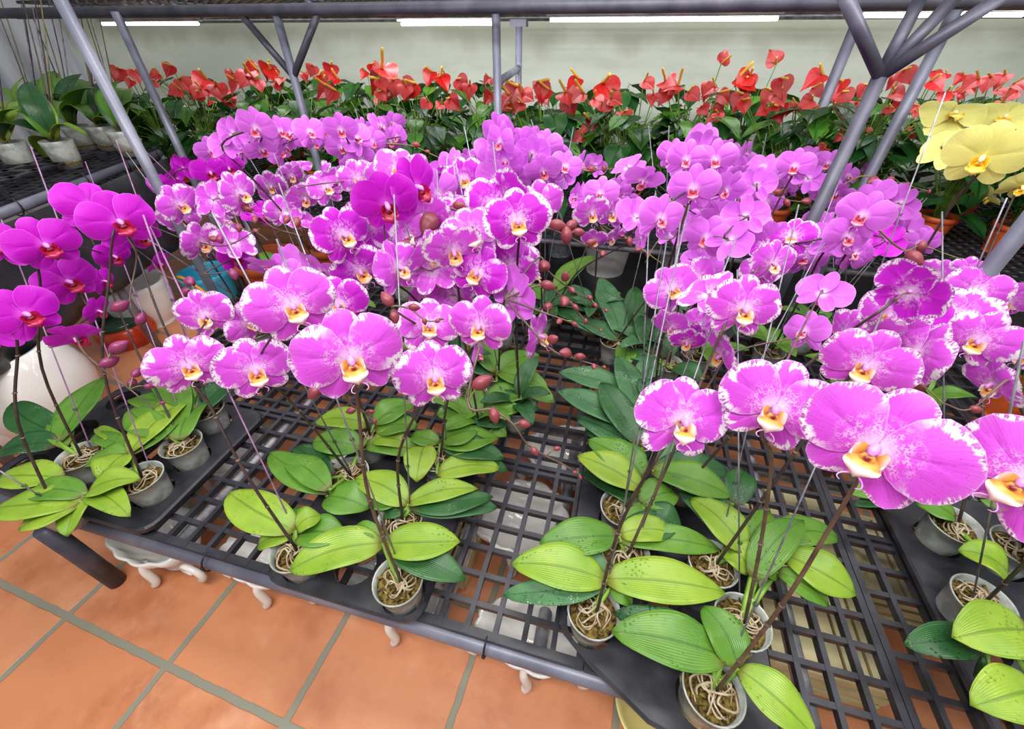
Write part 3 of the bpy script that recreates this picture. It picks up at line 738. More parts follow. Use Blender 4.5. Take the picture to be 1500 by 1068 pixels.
def orchid(name, label, group, pot_xy, flowers, kind='P', stakes=(), buds=(), sprays=(), leaves=(), auto=0, lt='m', stemmat='stem_dark', smat='stake', W=.125, zpot=None, extra=0, catg='orchid'):
    """one potted orchid: clear pot, bark, roots, leaves, flower spike, flowers, buds and stake"""
    global nplant; nplant += 1; i = nplant; rs = random.Random(100+i)
    zb = zpot if zpot is not None else ZB+.001
    base = Vector((pot_xy[0], pot_xy[1], zb)); t_ = thing(name, label, catg, base, group)
    link('pot', potm['pot'], t_); link('bark', potm['bark', i%3], t_).rotation_euler = (0,0,rs.uniform(0,6)); link('aerial_roots', potm['root', i%3], t_).rotation_euler = (0,0,rs.uniform(0,6))
    crown = base + Vector((0,0,.103))
    # leaves
    for k, lf_ in enumerate(leaves):
        bx, by, tx, ty, wp = lf_[:5]; mt = LM[lf_[5] if len(lf_) > 5 else lt]; dz = lf_[6] if len(lf_) > 6 else 0; dzb = lf_[7] if len(lf_) > 7 else 0
        B, T, w = leaf_px(bx, by, tx, ty, wp, .480+dzb-.003*k, .482+dz-.006*k)
        mb = leaf_mb(B, T, w, mt, .016, i*13+k, off=base); solid(mb.obj('leaf', t_))
        if k == 0 or (B-crown).length > .03:
            mb = MB(); mb.tube([crown-base-Vector((0,0,.012)), (B-base)], [.006, .004], 'stem_green', 7); mb.obj('leaf_base', t_)
    a0 = rs.uniform(0, 6.28)
    for k in range(auto):
        a_ = a0 + k*2*math.pi/auto + rs.uniform(-.3,.3); L = rs.uniform(.10,.16)
        T = crown + Vector((L*math.cos(a_), L*math.sin(a_), rs.uniform(.0,.05) + .012*k)); B = crown + Vector((.008*math.cos(a_), .008*math.sin(a_), .004*k))
        mb = leaf_mb(B, T, rs.uniform(.05,.064), LM[lt], .022, i*17+k, off=base); solid(mb.obj('leaf', t_))
    # flowers
    back = []; Ds = []
    allf = [tuple(f) + (0,)*0 for f in flowers]; nmain = len(allf)
    for k in range(extra):
        f = allf[k % nmain]; a_ = rs.uniform(-.3, 3.44); o_ = f[2]*rs.uniform(.38, .62)
        allf.append((f[0]+o_*math.cos(a_), f[1]-o_*.6*math.sin(a_)*rs.choice([1, -1]), f[2]*rs.uniform(.86, .95), rs.choice([rs.uniform(-50,50), rs.uniform(-50,50), rs.uniform(150,200)]), rs.uniform(-40,20), rs.uniform(-35,35), (f[6] if len(f) > 6 else kind)))
    for k, f in enumerate(allf):
        px, py, sz = f[:3]; yaw = f[3] if len(f) > 3 else rs.uniform(-14,14); pit = f[4] if len(f) > 4 else rs.uniform(-20,-2); roll = f[5] if len(f) > 5 else rs.uniform(-12,12)
        kd = f[6] if len(f) > 6 else kind
        if sz < 105: yaw += rs.uniform(-32, 32); pit += rs.uniform(-26, 14); roll += rs.uniform(-15, 15)
        elif k: yaw += rs.uniform(-8, 8)
        W_ = W if len(f) < 8 else f[7]
        p, D = flower_place(px, py, sz, W_)
        zlo, zhi = (.84, 1.15) if zpot is None else (.9, 1.22)
        if not zlo <= p.z <= zhi: D *= (CH-max(zlo, min(zhi, p.z)))/(CH-p.z); p = atd(px, py, D)
        sc = sz*D/F/math.sqrt(1+((px-CX)/F)**2)/.125
        m3 = frame(p, yaw, pit, roll); mat = Matrix.Translation(p-base) @ m3.to_4x4() @ Matrix.Scale(sc, 4)
        half = sz < 0
        fo = link('flower', FM[(kd, (i+k*3)%4)], t_, None, mat)
        if fo.name: fo['label'] = None; del fo['label']
        link('lip', FM[(kd, 'lip')], fo); link('column', FM[(kd, 'col')], fo)
        n = m3 @ Vector((0,0,1)); back.append((p - n*.004*sc - base, p - n*.030*sc - Vector((0,0,.006)) - base)); Ds.append(D)
    # stem
    mb = MB(); back_all = back; back = back[:nmain]
    if back:
        f0 = back[0][1]
        h = f0.z; mid = Vector((f0.x*.35+rs.uniform(-.012,.012), f0.y*.35+rs.uniform(-.01,.01), .103+(h-.103)*.5))
        pre = Vector((f0.x*.75, f0.y*.75, h*.86))
        pts = catmull([Vector((.006,0,.095)), mid, pre] + [b[1] for b in back], 5); n = len(pts)
        rad = [.0034 - .0018*j/(n-1) for j in range(n)]
        mb.tube(pts, rad, stemmat, 7)
        for z_ in (.3, .5, .7):
            q = pts[int(len(pts)*z_*.5)]; mb.ball(q, .0048, 'stem_brown', 8, 5, (1,1,.6))
        for q_, (a_, b_) in enumerate(back_all):
            if q_ >= nmain: b_ = back[(q_-nmain) % nmain][1]
            mb.tube(catmull([b_, (a_+b_)/2+Vector((0,0,.004)), a_], 3), .0013, 'stem_olive', 5)
    for sp in sprays:      # sprays: list of (px,py,D) points, flower stem tips carrying buds
        pts = [atd(px, py, D)-base for px, py, D in sp]
        if back: pts = [min((b[1] for b in back), key=lambda q: (q-pts[0]).length)] + pts
        pts = catmull(pts, 5); n = len(pts); mb.tube(pts, [.0024-.0012*j/(n-1) for j in range(n)], 'stem_brown' if kind != 'L' else 'stem_olive', 7)
    for k, b in enumerate(buds):
        px, py, sz, D = b[:4]; p = atd(px, py, D)-base; L = sz*D/F*1.08
        # hang from the nearest spray point
        cand = [atd(x_, y_, d_)-base for sp in sprays for x_, y_, d_ in sp] + [c_[1] for c_ in back]
        att = min(cand, key=lambda q: (q-p).length) if cand else p+Vector((0,0,.01))
        dirv = (p-att); dirv = dirv.normalized() if dirv.length > .004 else Vector((0,0,-1))
        dirv = (dirv + Vector((.2,-.2,-.3))).normalized()
        q3 = dirv.to_track_quat('Z', 'Y').to_matrix().to_4x4()
        link('bud', budm['bud_purple' if kind == 'V' else 'bud'], t_, None, Matrix.Translation(p-dirv*L*.5) @ q3 @ Matrix.Scale(L, 4))
        if (p-att).length < .08: mb.tube(catmull([att, (att+p)/2+Vector((0,0,.004)), p-dirv*L*.45], 3), .0012, 'stem_olive', 5)
    if mb.v: mb.obj('flower_stem', t_)
    # stakes with twist ties
    for k, sk in enumerate(stakes):
        r = ray(sk[0], sk[1]); D = (r.x*base.x + r.y*base.y)/(r.x*r.x+r.y*r.y)
        if len(sk) > 2: D = sk[2]
        elif Ds: D = max(D*1.04, sum(Ds[:nmain])/nmain*1.05)
        T = atd(sk[0], sk[1], D)
        if T.z > 1.33: D = D*(CH-1.3)/(CH-T.z) if T.z < CH-.01 else D*.9; T = atd(sk[0], sk[1], D)
        b0 = base + Vector((.018*math.cos(k*2.4), .018*math.sin(k*2.4), .03))
        mb = MB(); mb.tube([b0-base, T-base], .0017, smat, 8)
        for z_ in (.25, .5, .68):
            q = (b0.lerp(T, z_))-base
            mb.tube([q+Vector((.004*math.cos(a_), .004*math.sin(a_), .0007*a_)) for a_ in [.9*j for j in range(15)]], .0007, 'tie', 4)
        mb.obj('stake', t_)
    POTS.append((name, base)); return t_
# ------------------------------------------------------------------ the orchids on the front bench
G1, G2, G3 = 'plain magenta orchids at the left end of the front bench', 'speckled white-edged orchids on the front bench', 'pale lilac orchids at the back of the front bench'
PL = [
# left end: plain magenta
dict(k='V', g=G1, pot=(116,668), lab='plain magenta orchid with three large blooms at the left frame edge, second highest', ex=1, fl=[(66,358,128,4,-8,6),(165,375,70,52,0,-10),(150,412,60,60,-10,20)], st=[(2,322)],
     lv=[(86,648,152,553,64,'m'),(84,650,-10,668,66,'d'),(100,640,20,590,50,'d'),(95,655,96,604,40,'m')], smat='stake_pink'),
dict(k='V', g=G1, pot=(60,740), lab='plain magenta orchid lowest at the left edge, with a drooping spray of dusky buds', ex=1, fl=[(36,460,136,12,-6,8),(98,412,112,10,-10,14),(142,455,66,35,-25,30),(110,492,98,-8,-62,10)], st=[(0,690,.9)],
     sp=[[(120,512,.86),(150,540,.84),(190,570,.82),(225,600,.80)]], bd=[(174,508,27,.85),(160,530,24,.85),(200,546,17,.84),(194,560,17,.84),(218,566,12,.84),(176,448,24,.9),(238,590,8,.8)],
     lv=[(128,722,206,702,32,'l'),(126,724,38,724,34,'m'),(120,735,-10,745,58,'l'),(118,740,28,776,34,'l'),(90,700,0,700,40,'l'),(124,726,98,786,36,'l')]),
dict(k='V', g=G1, pot=(205,700), lab='magenta orchid in the left tray beside the bare mesh, with a big upright lime leaf', ex=1, fl=[(174,324,124,8,-6,4),(205,345,80,30,-20,20)], st=[(45,215)], sp=[[(200,370,.95),(190,440,.94),(205,478,.92)]], bd=[(206,467,20,.92)],
     lv=[(190,664,280,582,74,'l'),(194,666,272,606,66,'m',-.02),(186,665,150,706,46,'l'),(130,722,190,757,44,'l'),(190,668,124,684,28,'m'),(188,658,135,640,26,'m'),(186,652,140,628,20,'l')], smat='stake_pink'),
dict(k='V', g=G1, pot=(265,650), lab='magenta orchid with a small flat bloom highest at far left of the front bench', fl=[(110,306,70,-16,-2,-10),(232,385,52,40,-20,20)], st=[(125,237)], sp=[[(235,400,.98),(262,412,.95),(285,425,.93)]], bd=[(278,412,21,.94),(272,428,18,.94)],
     lv=[(250,640,190,600,44,'m'),(256,640,250,548,50,'m'),(262,645,300,590,36,'m')], smat='stake_pink'),
dict(k='V', g=G1, pot=(300,600), lab='magenta orchid at the inner corner of the left tray behind the striped white-edged bloom', fl=[(200,318,88,34,0,10),(345,378,58,30,10,-10)], st=[(170,205),(210,315,.85)], sp=[[(300,400,1.0),(340,398,1.0)]], bd=[(342,402,18,1.0),(322,350,14,1.0)],
     lv=[(285,600,232,540,46,'m'),(290,600,190,585,46,'m'),(296,602,340,560,40,'d')], smat='stake_pink'),
dict(k='V', g=G1, pot=None, lab='magenta orchid whose rounded blooms stand beside the left grey post', fl=[(308,252,60,5,-5,0),(268,246,52,150,10,0),(236,272,50,30,0,0)], st=[(212,220)], auto=5, lt='m', smat='stake_pink'),
# speckled group, left half
dict(k='P', g=G2, pot=None, lab='speckled orchid with a pale crumpled bloom behind the leftmost magenta ones', fl=[(262,300,80,10,-8,10),(300,300,62,-30,0,-20),(293,355,82,8,-4,0)], st=[(185,223)], auto=5, sp=[[(330,360,1.1),(380,335,1.08)]], bd=[(312,350,14,1.1)]),
dict(k='P', g=G2, pot=None, lab='speckled orchid with bare curling bud tip over the terracotta pot', fl=[(350,284,82,25,-14,28),(322,300,60,-40,10,-30),(330,325,52,60,0,0)], st=[(185,330,1.05)], auto=5, sp=[[(330,305,1.15),(372,312,1.12),(400,333,1.1),(440,345,1.08)],[(350,330,1.1),(378,342,1.08),(392,352,1.06)]], bd=[(362,305,18,1.12),(373,322,14,1.1),(350,334,13,1.1),(374,338,9,1.08)]),
dict(k='P', g=G2, pot=(432,805), lab='speckled orchid farthest left and nearest the bare mesh, with the broad pale lime leaf', fl=[(275,535,128,2,-14,-4),(302,462,104,-6,-2,-16),(362,472,84,20,-20,40)], st=[(212,316)],
     lv=[(432,778,336,722,66,'l'),(434,776,472,757,30,'l',.01,.012),(436,784,508,790,48,'m'),(430,782,378,800,30,'l',-.02),(434,768,440,745,20,'m')], smat='stake_pink'),
dict(k='P', g=G2, pot=(510,694), lab='speckled orchid second from left in the front, blooms beside the white-striped one', fl=[(374,542,124,-4,-16,-6),(428,447,142,6,-6,6)], st=[(310,310)],
     lv=[(482,722,395,664,46,'m'),(482,718,418,672,42,'m',.0,.02),(478,728,540,746,50,'m'),(486,700,432,655,36,'d'),(530,650,458,668,36,'m')]),
dict(k='P', g=G2, pot=(583,850), lab='speckled orchid with the widest bloom of the left half, pot over the front rail', fl=[(513,524,168,0,-16,0),(496,446,96,-10,0,-8,'Q')], st=[(405,350)], sp=[[(500,560,.55),(512,590,.58),(535,605,.6),(548,618,.6)]], bd=[(461,575,27,.56),(514,602,15,.6),(544,603,10,.6),(549,618,9,.6),(508,571,12,.57)],
     lv=[(566,797,674,794,54,'l'),(572,806,682,850,50,'d',-.015),(560,796,424,836,56,'l'),(563,790,520,770,20,'m')], sm='stem_brown'),
dict(k='P', g=G2, pot=(586,760), lab='speckled orchid with long green side leaves and one large low bloom, left half', fl=[(635,552,118,6,-14,0),(628,478,96,-4,-4,-20)], st=[(577,285)], sp=[[(575,452,.7),(600,452,.7),(625,470,.7),(650,468,.7)]], bd=[(567,438,25,.7),(607,450,17,.7),(578,464,20,.7),(622,471,11,.7),(641,470,9,.7)],
     lv=[(598,738,520,702,46,'l'),(596,738,700,716,30,'l'),(600,742,722,728,36,'d',-.01),(602,746,728,744,34,'g',-.03),(592,732,540,742,30,'m'),(598,744,562,758,26,'d')]),
dict(k='P', g=G2, pot=(642,668), lab='speckled orchid with a spray of six rosy buds reaching over the bare middle strip', fl=[(704,477,96,10,-10,0),(664,432,78,176,0,0),(700,520,40,60,0,0,'L')], st=[(640,250)], sp=[[(685,588,.66),(722,600,.66),(752,622,.66),(772,650,.67),(800,668,.68),(828,682,.69),(848,696,.7)]],
     bd=[(706,560,32,.66),(724,609,24,.66),(768,621,19,.66),(783,661,15,.67),(816,657,11,.68),(842,692,9,.69),(850,699,8,.7)],
     lv=[(648,646,700,632,38,'m',.01),(646,650,730,642,46,'m'),(648,652,738,672,36,'d'),(640,694,732,686,32,'l'),(652,662,744,690,24,'d',-.02),(622,652,610,706,42,'l'),(644,650,600,640,24,'m')]),
dict(k='P', g=G2, pot=(540,638), lab='speckled orchid with a half-hidden pot left of the centre, two vivid blooms high up', ex=2, fl=[(502,345,98,2,-6,-2,'Q'),(528,395,90,-10,-14,10,'Q')], st=[(408,268)],
     lv=[(530,655,458,648,46,'m'),(540,622,462,618,32,'l'),(548,622,606,592,34,'m'),(550,628,612,624,40,'m'),(546,644,600,652,26,'l'),(536,652,618,664,30,'m',-.01)]),
dict(k='P', g=G2, pot=(690,575), lab='speckled orchid with a tall narrow bloom left of the tallest centre stake', ex=2, fl=[(582,393,92,26,-6,8),(566,298,100,-12,-14,0,'V')], st=[(577,287,.82)],
     lv=[(700,600,640,608,34,'m'),(700,598,758,598,34,'m'),(706,592,786,578,30,'m'),(712,585,790,600,26,'d'),(680,612,742,622,32,'d'),(676,604,742,640,40,'m',-.02)]),
dict(k='P', g=G2, pot=(728,545), lab='speckled orchid seen from behind with pale pink petals right of centre', fl=[(755,432,88,165,4,20,'L'),(757,388,76,34,-8,10),(788,492,80,78,-4,0),(782,400,66,80,0,-20)], st=[(665,226)], sp=[[(788,378,.88),(802,396,.88),(830,420,.9),(862,438,.92),(888,456,.95)],[(795,418,.85),(830,440,.88),(858,470,.9),(880,484,.92)],[(802,460,.8),(830,470,.82),(852,482,.84)],[(803,508,.78),(840,525,.8),(870,534,.82),(885,540,.83)]],
     bd=[(797,390,26,.85),(828,405,19,.88),(838,425,13,.88),(864,436,11,.9),(872,447,9,.9),(888,455,8,.92),(803,418,22,.85),(803,450,20,.84),(827,442,22,.86),(843,450,12,.87),(858,471,9,.9),(880,484,7,.9),(819,471,13,.8),(842,475,10,.82),(828,517,22,.79),(850,522,16,.8),(870,537,12,.81),(885,538,9,.82),(810,497,22,.76)],
     lv=[(730,545,802,568,40,'m'),(728,548,790,520,36,'m'),(726,545,690,500,36,'m'),(735,552,812,590,30,'m'),(728,560,770,606,26,'d'),(724,550,670,520,30,'d')]),
dict(k='P', g=G2, pot=None, lab='speckled orchid with the sharpest vivid bloom right of the middle, tendrils facing out', fl=[(758,324,100,6,-8,6,'Q'),(722,300,86,-20,0,-10,'Q'),(790,300,74,20,-4,20)], st=[(722,208)], auto=5, lt='d', sp=[[(800,333,.9),(830,345,.9),(860,360,.92),(886,372,.95)]], bd=[(817,330,26,.9),(830,346,26,.9),(838,329,22,.91),(848,340,18,.9),(866,355,16,.92),(883,372,13,.94)]),
dict(k='P', g=G2, pot=None, lab='speckled orchid with pale gold-lipped side bloom above the big closed bud', fl=[(664,366,92,-6,-28,4),(648,400,80,-20,-10,10),(690,345,90,25,0,30),(700,400,88,10,-10,-20,'Q')], st=[(563,280)], auto=5, lt='m', sp=[[(612,300,.95),(655,304,.93),(690,315,.92),(720,318,.92)]], bd=[(674,302,22,.93),(688,320,16,.92),(628,328,40,.9),(600,358,26,.9)]),
dict(k='P', g=G2, pot=None, lab='speckled orchid with gold lip behind the closed bud, left of the centre stakes', fl=[(608,268,84,24,-10,30),(566,262,66,-30,6,0),(640,284,74,60,0,0,'L'),(548,320,70,150,0,0,'L')], st=[(655,228)], auto=4, lt='m'),
dict(k='P', g=G2, pot=None, lab='speckled orchid with two narrow pale blooms over the ochre pot', fl=[(478,276,60,28,-6,0),(524,262,62,14,-4,10),(446,290,58,-8,-14,0),(414,310,58,4,-14,-8)], st=[(475,245)], auto=4, lt='m', sp=[[(438,275,1.15),(455,290,1.14)]], bd=[(434,326,18,1.1),(420,322,14,1.1)]),
dict(k='P', g=G2, pot=None, lab='speckled orchid half hidden left of the ochre pot, bud clusters below it', fl=[(398,272,54,-4,-16,0),(426,258,46,20,6,0),(388,312,46,-30,-10,10,'V'),(420,388,74,-25,20,10,'L'),(470,398,84,150,20,30,'L')], st=[(390,270)], auto=4, lt='m'),
dict(k='Q', g=G2, pot=None, lab='vivid speckled orchid packed between the centre blooms under the two centre stakes', fl=[(655,258,60,170,0,0,'L'),(680,262,66,-14,-6,20),(620,320,84,12,-10,0,'P'),(600,350,84,-20,0,40,'P'),(660,325,80,10,8,0)], st=[(665,240)], auto=4, lt='d'),
# pale lilac, back
dict(k='L', g=G3, pot=None, lab='lilac orchid whose blooms arch highest at back left against the anthurium leaves', fl=[(330,214,60,168,0,10),(376,188,70,0,-8,0),(384,218,58,-12,-34,10),(412,192,50,30,-4,0),(418,215,46,60,-20,0),(454,194,54,-4,-8,0),(462,208,42,10,-34,0)], st=[(332,175),(390,198)], auto=5, lt='d', sp=[[(415,200,1.5),(440,205,1.5),(455,222,1.5)]], bd=[(432,202,12,1.5),(434,212,10,1.5),(447,215,9,1.5)], W=.105),
dict(k='L', g=G3, pot=None, lab='lilac orchid right of the left forked post, blooms crowded on a low arch', fl=[(500,190,54,4,-10,0),(524,205,50,-20,10,20),(500,216,46,30,-20,10),(528,232,48,0,-26,0),(556,184,44,60,10,0),(545,208,46,20,0,0),(582,200,40,-20,0,0),(588,212,30,40,0,0)], st=[(472,172),(520,158)], auto=5, lt='d', sp=[[(600,213,1.5),(630,225,1.5),(650,234,1.5)]], bd=[(610,212,12,1.5),(626,222,8,1.5)], W=.105),
dict(k='L', g=G3, pot=None, lab='lilac orchid with a dense round head of blooms at the centre post', fl=[(735,208,58,-20,0,0),(718,240,54,-40,10,-20),(740,236,56,10,-16,0),(765,216,50,165,0,0),(706,232,44,60,0,0),(725,262,58,170,10,0),(758,262,54,10,-30,0),(690,243,42,-60,0,0)], st=[(680,185),(722,210)], auto=5, lt='d', W=.105),
dict(k='L', g=G3, pot=None, lab='lilac orchid right of the centre post with one wide open round bloom', fl=[(780,226,56,160,0,0),(800,215,50,-20,10,0),(828,245,50,8,-6,0),(796,250,56,-14,-20,20),(812,232,46,20,0,0),(852,240,40,40,0,0),(775,270,46,0,-30,0),(808,272,42,20,-14,0)], st=[(800,208),(840,186)], auto=5, lt='d', sp=[[(858,250,1.55),(885,248,1.55),(920,246,1.6),(952,252,1.6)]], bd=[(867,248,15,1.55),(885,247,11,1.55),(903,247,8,1.58),(917,250,7,1.6)], W=.105),
dict(k='L', g=G3, pot=None, lab='lilac orchid with small cupped blooms above the mottled grey planter', fl=[(880,284,54,4,-10,0),(866,312,58,16,-14,10,'P'),(902,300,46,-10,-20,0),(918,306,40,30,0,0),(896,348,46,30,-40,0,'P'),(845,290,50,-30,0,0),(905,275,40,50,0,0)], st=[(778,175)], auto=5, lt='g', sp=[[(880,330,1.35),(922,352,1.32),(950,372,1.3),(972,388,1.3)]], bd=[(922,354,15,1.32),(935,366,12,1.3),(949,373,10,1.3),(912,346,9,1.3)], W=.11),
dict(k='L', g=G3, pot=None, lab='lilac orchid with a crowd of open blooms highest right of the middle', fl=[(984,228,52,-30,-6,-10),(1004,234,64,-4,-8,0),(1028,202,50,6,0,0),(1048,234,66,4,-6,0),(1092,226,46,50,14,0),(1078,248,46,170,0,0)], st=[(950,184),(980,184)], auto=5, lt='g', W=.108),
dict(k='L', g=G3, pot=None, lab='lilac orchid with two wide flat red-lipped blooms left of the stake bundle', fl=[(1016,276,78,0,-12,0),(967,320,78,2,-8,0),(1008,332,60,4,-8,0),(942,264,64,-10,-48,-20),(1030,310,60,170,10,0),(1062,265,54,-40,0,0)], st=[(1022,205),(995,228)], auto=5, lt='g', sp=[[(990,345,1.1),(965,352,1.1),(945,385,1.1)]], W=.112),
dict(k='L', g=G3, pot=None, lab='lilac orchid whose blooms lie back right beside the dark forked support', fl=[(1164,244,64,10,-22,0),(1118,246,56,-10,14,0),(1108,272,62,160,-10,10),(1122,296,54,20,-30,0),(1152,275,46,-30,-10,0),(1088,290,52,-20,-10,0)], st=[(1123,195),(1103,206)], auto=5, lt='d', sp=[[(1100,280,1.35),(1130,283,1.35),(1150,292,1.35),(1185,297,1.35)]], bd=[(1141,282,17,1.35),(1153,297,13,1.35),(1181,295,15,1.35)], W=.112),
dict(k='L', g=G3, pot=None, lab='lilac orchid with a bare yellowish bud tip reaching under the yellow blooms', fl=[(1214,240,52,-20,14,0),(1242,258,52,20,0,0),(1226,282,60,0,-36,0),(1262,250,34,40,0,0),(1200,262,44,-20,0,0)], st=[(1213,222),(1180,245)], auto=5, lt='d', sp=[[(1262,258,1.4),(1290,264,1.4),(1318,268,1.4),(1345,276,1.4),(1362,281,1.4)]], bd=[(1278,265,18,1.4),(1305,262,11,1.4),(1330,270,9,1.4),(1361,281,7,1.4)], W=.112),
dict(k='L', g=G3, pot=None, lab='lilac orchid with the largest pale bloom at back right, stakes crossing in front', fl=[(1264,316,98,2,-10,0),(1318,298,76,150,0,20),(1238,300,60,-20,-20,0),(1332,342,72,160,-6,0),(1300,330,60,-10,-10,20)], st=[(1352,290),(1358,290)], auto=5, lt='m', sp=[[(1320,365,1.05),(1350,360,1.05),(1385,372,1.05),(1410,380,1.05)]], bd=[(1340,378,28,1.02),(1350,362,18,1.05)], W=.12),
dict(k='L', g=G3, pot=None, lab='lilac orchid turned away, its round petals behind the right stake bundle', fl=[(1092,318,76,172,6,0),(1068,352,82,165,-10,10),(1110,345,70,-10,-10,0),(1130,352,74,20,0,0),(1050,325,56,-40,0,10)], st=[(1063,272),(1078,290)], auto=5, lt='m', W=.12),
dict(k='L', g=G3, pot=None, lab='lilac orchid with drooping petals seen from behind, between the two right groups', fl=[(1214,352,84,160,0,-10),(1160,348,78,-10,4,20,'Q'),(1185,330,60,30,0,0),(1292,352,80,150,-10,30,'V'),(1245,372,70,-20,-8,0),(1180,378,74,10,-16,0)], st=[(1235,250),(1305,320)], auto=5, lt='m', W=.12),
# speckled, right half
dict(k='P', g=G2, pot=None, lab='speckled orchid tilted sideways with raised gold lip, leftmost of the right group', fl=[(984,424,84,24,6,60),(985,478,70,-20,-40,40),(1040,400,64,-30,0,0,'L'),(1006,500,60,40,-40,0,'Q')], st=[(1000,300,.95)], auto=4, lt='g'),
dict(k='P', g=G2, pot=(916,804), lab='speckled orchid with a round tilted bloom high in the right group, by the middle strip', ex=1, fl=[(1088,452,122,28,-4,8),(1130,386,88,14,-4,0),(1112,400,70,-10,8,0)], st=[(1070,400,.78),(985,300,.95)],
     lv=[(906,786,790,796,50,'m'),(908,782,986,782,38,'l'),(906,790,1056,806,38,'m',-.01),(910,778,996,766,44,'d'),(912,770,960,742,30,'m')], sm='stem_brown'),
dict(k='P', g=G2, pot=(912,748), lab='speckled orchid at the tray corner, narrow leaves pointing over the middle strip', fl=[(1060,520,96,-50,-30,-20),(1180,486,84,-60,0,0,'L')], st=[(1080,345,.85)],
     lv=[(940,716,846,668,42,'l'),(936,690,862,645,38,'m'),(942,700,884,650,40,'m'),(938,738,990,722,46,'m'),(945,745,996,782,38,'d',.0,.01),(940,742,850,690,30,'d',-.03)], sm='stem_brown'),
dict(k='P', g=G2, pot=(870,895), lab='speckled orchid with wet paired leaves, its mossy pot standing in front by the middle strip', fl=[(998,616,152,28,-2,8)], st=[(1000,340,.85)],
     lv=[(887,850,750,826,62,'l'),(886,856,737,872,42,'g',-.02),(888,848,1062,868,66,'l'),(888,842,820,800,32,'g'),(894,862,925,888,26,'m')]),
dict(k='P', g=G2, pot=(1045,1010), lab='speckled orchid in the frontmost pot of the right tray at the bottom of the picture', fl=[(1284,655,276,0,-12,2)], st=[(1302,437,.72)],
     lv=[(1060,962,896,925,80,'m'),(1050,958,900,898,50,'d',-.015),(1080,978,1030,888,50,'m',.01),(1082,980,1196,1085,56,'l'),(1080,984,1170,1090,30,'d',-.02)], sm='stem_brown'),
dict(k='P', g=G2, pot=(1085,905), lab='speckled orchid with thick tied stems and water-beaded leaves beside the large bare mesh', fl=[(1134,596,184,14,-8,4),(1205,430,92,168,0,-10,'L')], st=[(1080,395,.85)],
     lv=[(1100,846,1176,762,58,'m',.02),(1148,812,1254,872,48,'l'),(1138,838,1214,888,34,'m',-.01),(1100,840,1060,800,40,'l'),(1130,790,1228,788,44,'m')], sm='stem_brown'),
dict(k='P', g=G2, pot=(1047,829), lab='speckled orchid with one long oval leaf lying back, third in the right tray', ex=2, fl=[(1268,534,158,14,-14,0),(1306,462,120,-6,-10,0),(1330,498,140,10,-52,10),(1240,488,100,-30,-30,-20)], st=[(1170,300,.95)],
     lv=[(1092,808,1012,730,58,'l'),(1080,790,996,716,48,'g',-.02),(1090,800,1128,750,40,'m'),(1086,812,1140,850,30,'m')]),
dict(k='P', g=G2, pot=(1010,700), lab='speckled orchid hidden behind the right group, long dark leaf under its stems', ex=3, fl=[(1332,428,146,155,26,10,'Q'),(1316,408,80,-10,10,0),(1372,402,72,20,0,0)], st=[(1240,290,1.0)], zp=None,
     lv=[(955,690,1072,728,56,'m'),(960,686,1066,690,40,'d'),(965,680,1020,640,44,'g'),(1075,740,1090,690,44,'d')]),
dict(k='P', g=G2, pot=(1405,770), lab='speckled orchid in the right tray whose blooms fill the right edge below the red leaves', ex=3, fl=[(1430,425,118,20,4,0),(1480,440,90,40,-10,20),(1432,498,146,16,-10,0)], st=[(1380,310,1.0)],
     lv=[(1478,842,1403,806,66,'l'),(1330,704,1244,724,40,'m'),(1350,712,1250,742,30,'d',-.02),(1400,760,1340,738,30,'m')]),
dict(k='P', g=G2, pot=(1440,880), lab='speckled orchid at the bottom right corner with large round lime leaves', fl=[(1506,706,318,-6,-8,-8)], st=[(1500,500,.55)],
     lv=[(1430,940,1324,944,54,'d',-.01),(1510,925,1396,935,110,'l',.05,.05),(1520,1010,1424,1035,100,'l',.04,.04),(1450,1000,1426,990,40,'d')]),
dict(k='P', g=G2, pot=(1490,800), lab='speckled orchid at the right edge with a twisted side-on bloom and yellow-green bud', fl=[(1458,562,140,-40,-45,10),(1500,520,100,20,-10,0)], st=[(1520,460,.8)], sp=[[(1470,560,.7),(1420,600,.7),(1380,590,.7)]], bd=[(1345,565,26,.75),(1430,600,18,.7)], auto=4, lt='m'),
# leafy plants in the middle without open flowers of their own
dict(k='L', g='grey-leaved orchids behind the bare middle strip', pot=(935,640), lab='grey-leaved orchid with broad dusty leaves right of the bare middle strip, nearest of the three', fl=[(1058,358,50,150,0,0)], st=[(950,340,.95),(1010,300,.95)],
     lv=[(940,652,880,560,68,'d',.04),(932,628,816,572,52,'g',.01),(925,575,818,545,44,'g'),(936,604,905,522,58,'g',.03),(940,660,845,612,40,'g'),(942,664,858,632,40,'g',-.01),(938,650,985,600,50,'d')]),
dict(k='L', g='grey-leaved orchids behind the bare middle strip', pot=(902,500), lab='grey-leaved orchid in a small pot at the far end of the bare middle strip', fl=[(1040,372,44,150,0,0)], st=[(968,250,1.4)],
     lv=[(908,492,872,424,34,'g',.05),(912,488,880,406,30,'g',.06),(916,490,932,420,36,'d',.05),(905,500,840,470,30,'g'),(906,496,815,460,36,'g'),(918,510,912,540,30,'m')]),
dict(k='L', g='grey-leaved orchids behind the bare middle strip', pot=(812,445), lab='leafy orchid with one upright green leaf in front of the white hammered planter', fl=[(938,350,40,150,0,0)], st=[(905,250,1.5)],
     lv=[(812,428,872,376,34,'m',.06),(815,436,870,436,30,'d'),(810,446,870,458,32,'g'),(806,450,850,474,34,'d'),(800,440,770,420,30,'m')]),
dict(k='L', g='grey-leaved orchids behind the bare middle strip', pot=(975,530), lab='dark-leaved orchid under the dense stems left of the right group', fl=[(1010,395,40,150,0,0)], st=[(1005,230,1.3)],
